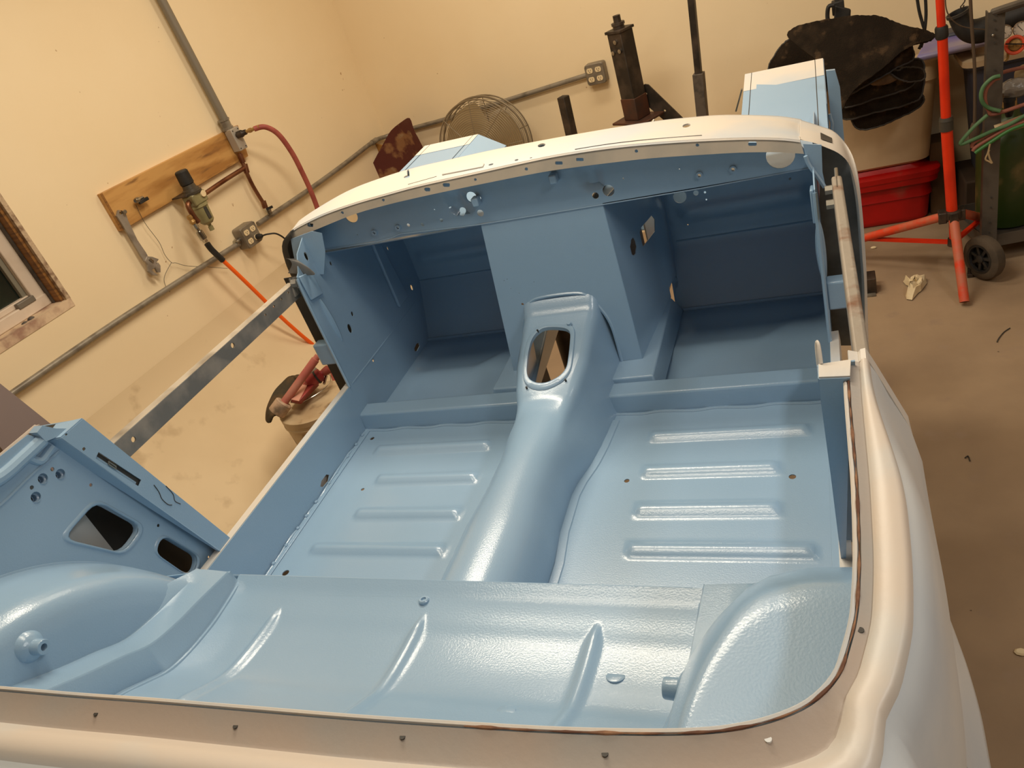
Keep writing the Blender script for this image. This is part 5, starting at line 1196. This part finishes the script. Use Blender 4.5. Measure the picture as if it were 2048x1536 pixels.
SH_ = tag(MB().tube([ony(x, y, 3.150) for x, y in ((1980, 288), (1976, 305), (1971, 318), (1978, 323), (1984, 326), (1980, 318), (1977, 306), (1979, 300))], .003, 8, 5).obj('chain_hook', mat('pale_hook_steel', (190, 168, 130), .5, .3)), 'pale bent hook and chain link hanging on the cart post', 'hook')
BAGM = mat('clear_plastic_bag', (176, 168, 158), .25, trans=.3, c2=(140, 132, 122), nscale=10, bump=.5, bscale=30)
TB = thing('wrapped_torch', 'black torch head wrapped in a crumpled clear plastic bag behind the cart post', 'torch', ony(2025, 190, 3.300))
b = MB(); random.seed(5); cB = ony(2030, 176, 3.300)
for i in range(13):
    t = math.pi * i / 12; rr = []
    for k in range(22):
        a = 2 * math.pi * k / 22; r = math.sin(t) * (.05 + random.uniform(-.008, .008)) + .001
        rr.append(cB + Vector((r * math.cos(a) * 1.1, r * math.sin(a) * .7, .034 * math.cos(t) + random.uniform(-.003, .003))))
    b.grid([rr, rr]) if False else None
    if i: b.grid([prev, rr], True)
    prev = rr
b.obj('plastic_bag', BAGM, TB, smooth=20)
MB().lathe(ony(2019, 195, 3.280), (0, 0, -1), [(0, .020), (.012, .021), (.013, .019), (.05, .016), (.07, .010)], 16).obj('torch_head', BLACK, TB)
MB().sphere(ony(2050, 148, 3.350), .035, 14).obj('valve_cap', mat('dusty_tan_cap', (150, 128, 92), .7), TB)
# ---- small things on the floor
PAP = mat('crumpled_paper', (232, 214, 176), .7, c2=(214, 192, 150), nscale=14)
b = MB(); random.seed(9)
olp = [onz(x, y, GZ + .005) for x, y in ((1806, 563), (1818, 560), (1826, 556), (1840, 555), (1852, 558), (1854, 566), (1848, 574), (1842, 582), (1836, 586), (1824, 600), (1813, 598), (1811, 592), (1820, 582), (1822, 574), (1812, 570))]
pc = sum(olp, Vector()) / len(olp)
rows = [[p for p in olp]] + [[pc + (p - pc) * k + Vector((random.uniform(-.006, .006), random.uniform(-.006, .006), h + random.uniform(-.010, .014))) for p in olp] for k, h in ((.85, .02), (.6, .03), (.35, .022), (.1, .034))]
tag(b.grid(rows, True).obj('crumpled_rag', PAP, smooth=25), 'crumpled cream paper rag lying on the floor left of the tripod foot', 'rag')
bk = onz(1742, 566, GZ + .03)
BK = thing('square_tube', 'black square steel tube end on the floor close to the right door opening', 'steel tube', bk)
MB().box((.02, 3.13, GZ + .036), (.17, .075, .07)).obj('tube', BLACKST, BK, bevel=.003); MB().box((.02, 3.10, GZ + .003), (.16, .06, .006)).obj('skid', GALV, BK)
q = onz(1940, 550, GZ + .008); CL = MB().box(q, (.02, .02, .016)); CL.box(q + Vector((-.004, .0, .018)), (.010, .012, .022)); CL.cyl(q + Vector((-.012, -.005, .004)), q + Vector((.014, -.005, .004)), .003, n=8)
tag(CL.obj('small_clamp', BLACKST, bevel=.001), 'tiny dark metal clamp on the floor between the tripod foot and the cart wheel', 'clamp')
random.seed(21); k = 0
for px, py, r, lab in ((1747, 495, .010, 'small tan pebble-like crumb on the floor below the red tote'), (1975, 556, .007, 'tiny white flake on the floor under the cart wheel'), (2043, 1304, .012, 'pale crumb on the floor at the right picture edge')):
    q = onz(px, py, GZ + r * .4); tag(MB().sphere(q, r, 8, (1.3, .9, .5)).obj('floor_crumb', PAP), lab, 'debris')
for pts, lab in (([(2020, 656), (2008, 664), (1998, 676), (1994, 684)], 'curved dark fibre on the floor right of the door brace'), ([(1940, 922), (1936, 912), (1930, 916)], 'bent dark wire scrap on the floor beside the rear wing')):
    tag(MB().tube([onz(x, y, GZ + .003) for x, y in pts], .002, 5, 5).obj('floor_fibre', DARK), lab, 'debris')
# ---- white bucket with tools, by the left wall
BM = mat('dirty_white_bucket', (196, 174, 140), .5, c2=(172, 146, 112), nscale=6, lo=.4, hi=.7, c3=(120, 98, 72), n3=14, bump=.05)
tz = -.385; bc_ = onz(625, 797, tz); bc_.z = GZ
BU = thing('bucket', 'grimy cream plastic bucket standing by the left wall with tools on its lid', 'bucket', bc_)
MB().lathe(bc_, UP, [(0, .125), (.005, .130), (.31, .146), (.312, .150), (.320, .150), (.322, .147), (.355, .148)], 44, True).obj('pail', BM, BU, smooth=40)
MB().lathe(bc_ + UP * .355, UP, [(-.02, .1495), (.002, .150), (.004, .147), (.004, .145), (.004, .001)], 44, False).obj('lid', BM, BU, smooth=40)
MB().tube([onz(x, y, tz + .012) for x, y in ((606, 803), (628, 792), (648, 778), (660, 764), (661, 752), (655, 748))], .0022, 6, 6).obj('wire_handle', CHROME, BU)
DR = mat('dusty_red_paint', (172, 92, 82), .65, c2=(186, 126, 108), nscale=9, lo=.42, hi=.66)
a, c = onz(566, 808, tz + .045), onz(636, 712, tz + .16)
TU = thing('red_breaker_tube', 'long dusty red tube with a pale end cap lying across the bucket', 'tool', a)
d = c - a; MB().lathe(a, d, [(.0, .016), (d.length * .93, .0165), (d.length * .935, .013), (d.length, .013)], 20).obj('tube', DR, TU)
MB().lathe(a - d.normalized() * .045, d, [(0, .033), (.003, .035), (.05, .035), (.055, .030)], 24).obj('end_cap', mat('pale_end_cap', (196, 166, 140), .6, c2=(120, 104, 88), nscale=20), TU)
MB().cyl(a - d.normalized() * .046, a - d.normalized() * .0455, .033, n=24).obj('cap_face', mat('cap_end', (104, 92, 76), .7), TU)
GR = thing('red_hand_pump', 'red pistol-shaped hand pump with a black collar lying on the bucket lid', 'tool', onz(630, 780, tz + .02))
RD2 = mat('deep_red_plastic', (132, 34, 38), .45, c2=(156, 58, 56), nscale=8)
zz = tz + .02
MB().hexa([onz(x, y, zz - .01) for x, y in ((579, 806), (602, 809), (640, 770), (622, 756))], [onz(x, y, zz + .03) for x, y in ((581, 802), (598, 804), (632, 764), (616, 752))]).obj('grip', RD2, GR, bevel=.006)
MB().prism([onz(x, y, zz + .031) for x, y in ((583, 800), (598, 803), (615, 771), (601, 770))], (0, 0, .003)).obj('grip_patch', mat('pale_pink_patch', (206, 150, 130), .6), GR)
a, c = onz(612, 770, zz + .03), onz(652, 742, zz + .05); d = c - a
MB().lathe(a, d, [(0, .008), (.01, .022), (.04, .026), (.075, .028), (d.length * .75, .026), (d.length * .8, .015), (d.length * .95, .014)], 18).obj('barrel', RD2, GR)
MB().lathe(a + d * .52, d, [(0, .029), (.008, .029)], 18).obj('barrel_band', BLACK, GR)
MB().lathe(c, d, [(-.012, .016), (.004, .018), (.014, .018), (.018, .012)], 14).obj('nozzle_cap', mat('dull_red_cap', (130, 54, 44), .6), GR)
MB().bar(onz(648, 768, zz + .02), onz(653, 751, zz + .03), .008, .008).obj('trigger_lever', CHROME, GR)
tag(MB().bar(onz(618, 752, tz + .02), onz(633, 737, tz + .03), .03, .03).obj('grease_tube', mat('grey_tube', (120, 104, 84), .6, c2=(90, 78, 62), nscale=30), bevel=.008), 'short ribbed grey tube behind the red pump on the bucket', 'tube')
RG2 = mat('dark_oily_rag', (58, 50, 34), .85, c2=(84, 62, 34), nscale=7, lo=.45, hi=.6, bump=.4, bscale=40)
prv = None; b = MB(); path = [(548, 832), (536, 824), (541, 800), (552, 780), (566, 764), (578, 752), (590, 756)]
rw = []
random.seed(4)
for i, (x, y) in enumerate(path):
    c = onz(x + 10, y + 6, tz + .005 - .03 * (i < 2)); wdt = (.045, .05, .045, .04, .04, .035, .02)[i]
    rw.append([c + Vector((-wdt * 1.0, -.01, -.02)), c + Vector((-wdt * .5, 0, .022 + .01 * (i % 2))), c + Vector((0, .008, .012)), c + Vector((wdt * .5, .012, .03 - .012 * (i % 2))), c + Vector((wdt, .02, -.012))])
tag(MB().grid(rw).obj('oily_rag', RG2, solid=.006, sub=2, smooth=180), 'dark oily rag hanging over the rim of the bucket beside the red tube', 'rag')
# ---- grey sheet leaning behind the door pillar
g = [onx(-60, 720, -1.60), onx(113, 857, -1.60), onx(80, 1000, -1.60), onx(-60, 1000, -1.60)]
gp = [onx(x, y, -1.55 + .0) for x, y in ((-300, 527), (113, 857), (170, 903), (120, 1010), (-80, 1010))]
gz_ = [gp[0], gp[1], gp[2], Vector((gp[2].x, gp[2].y, GZ)), Vector((gp[0].x, gp[0].y, GZ))]
GS = thing('grey_panel', 'plain grey-mauve flat panel at the left picture edge behind the blue door pillar', 'panel', (gp[3].x, gp[3].y, GZ))
MB().prism(gz_, (-.02, 0, 0)).obj('sheet', mat('grey_mauve_panel', (146, 128, 122), .5), GS)
b0 = min(p.z for p in gz_)
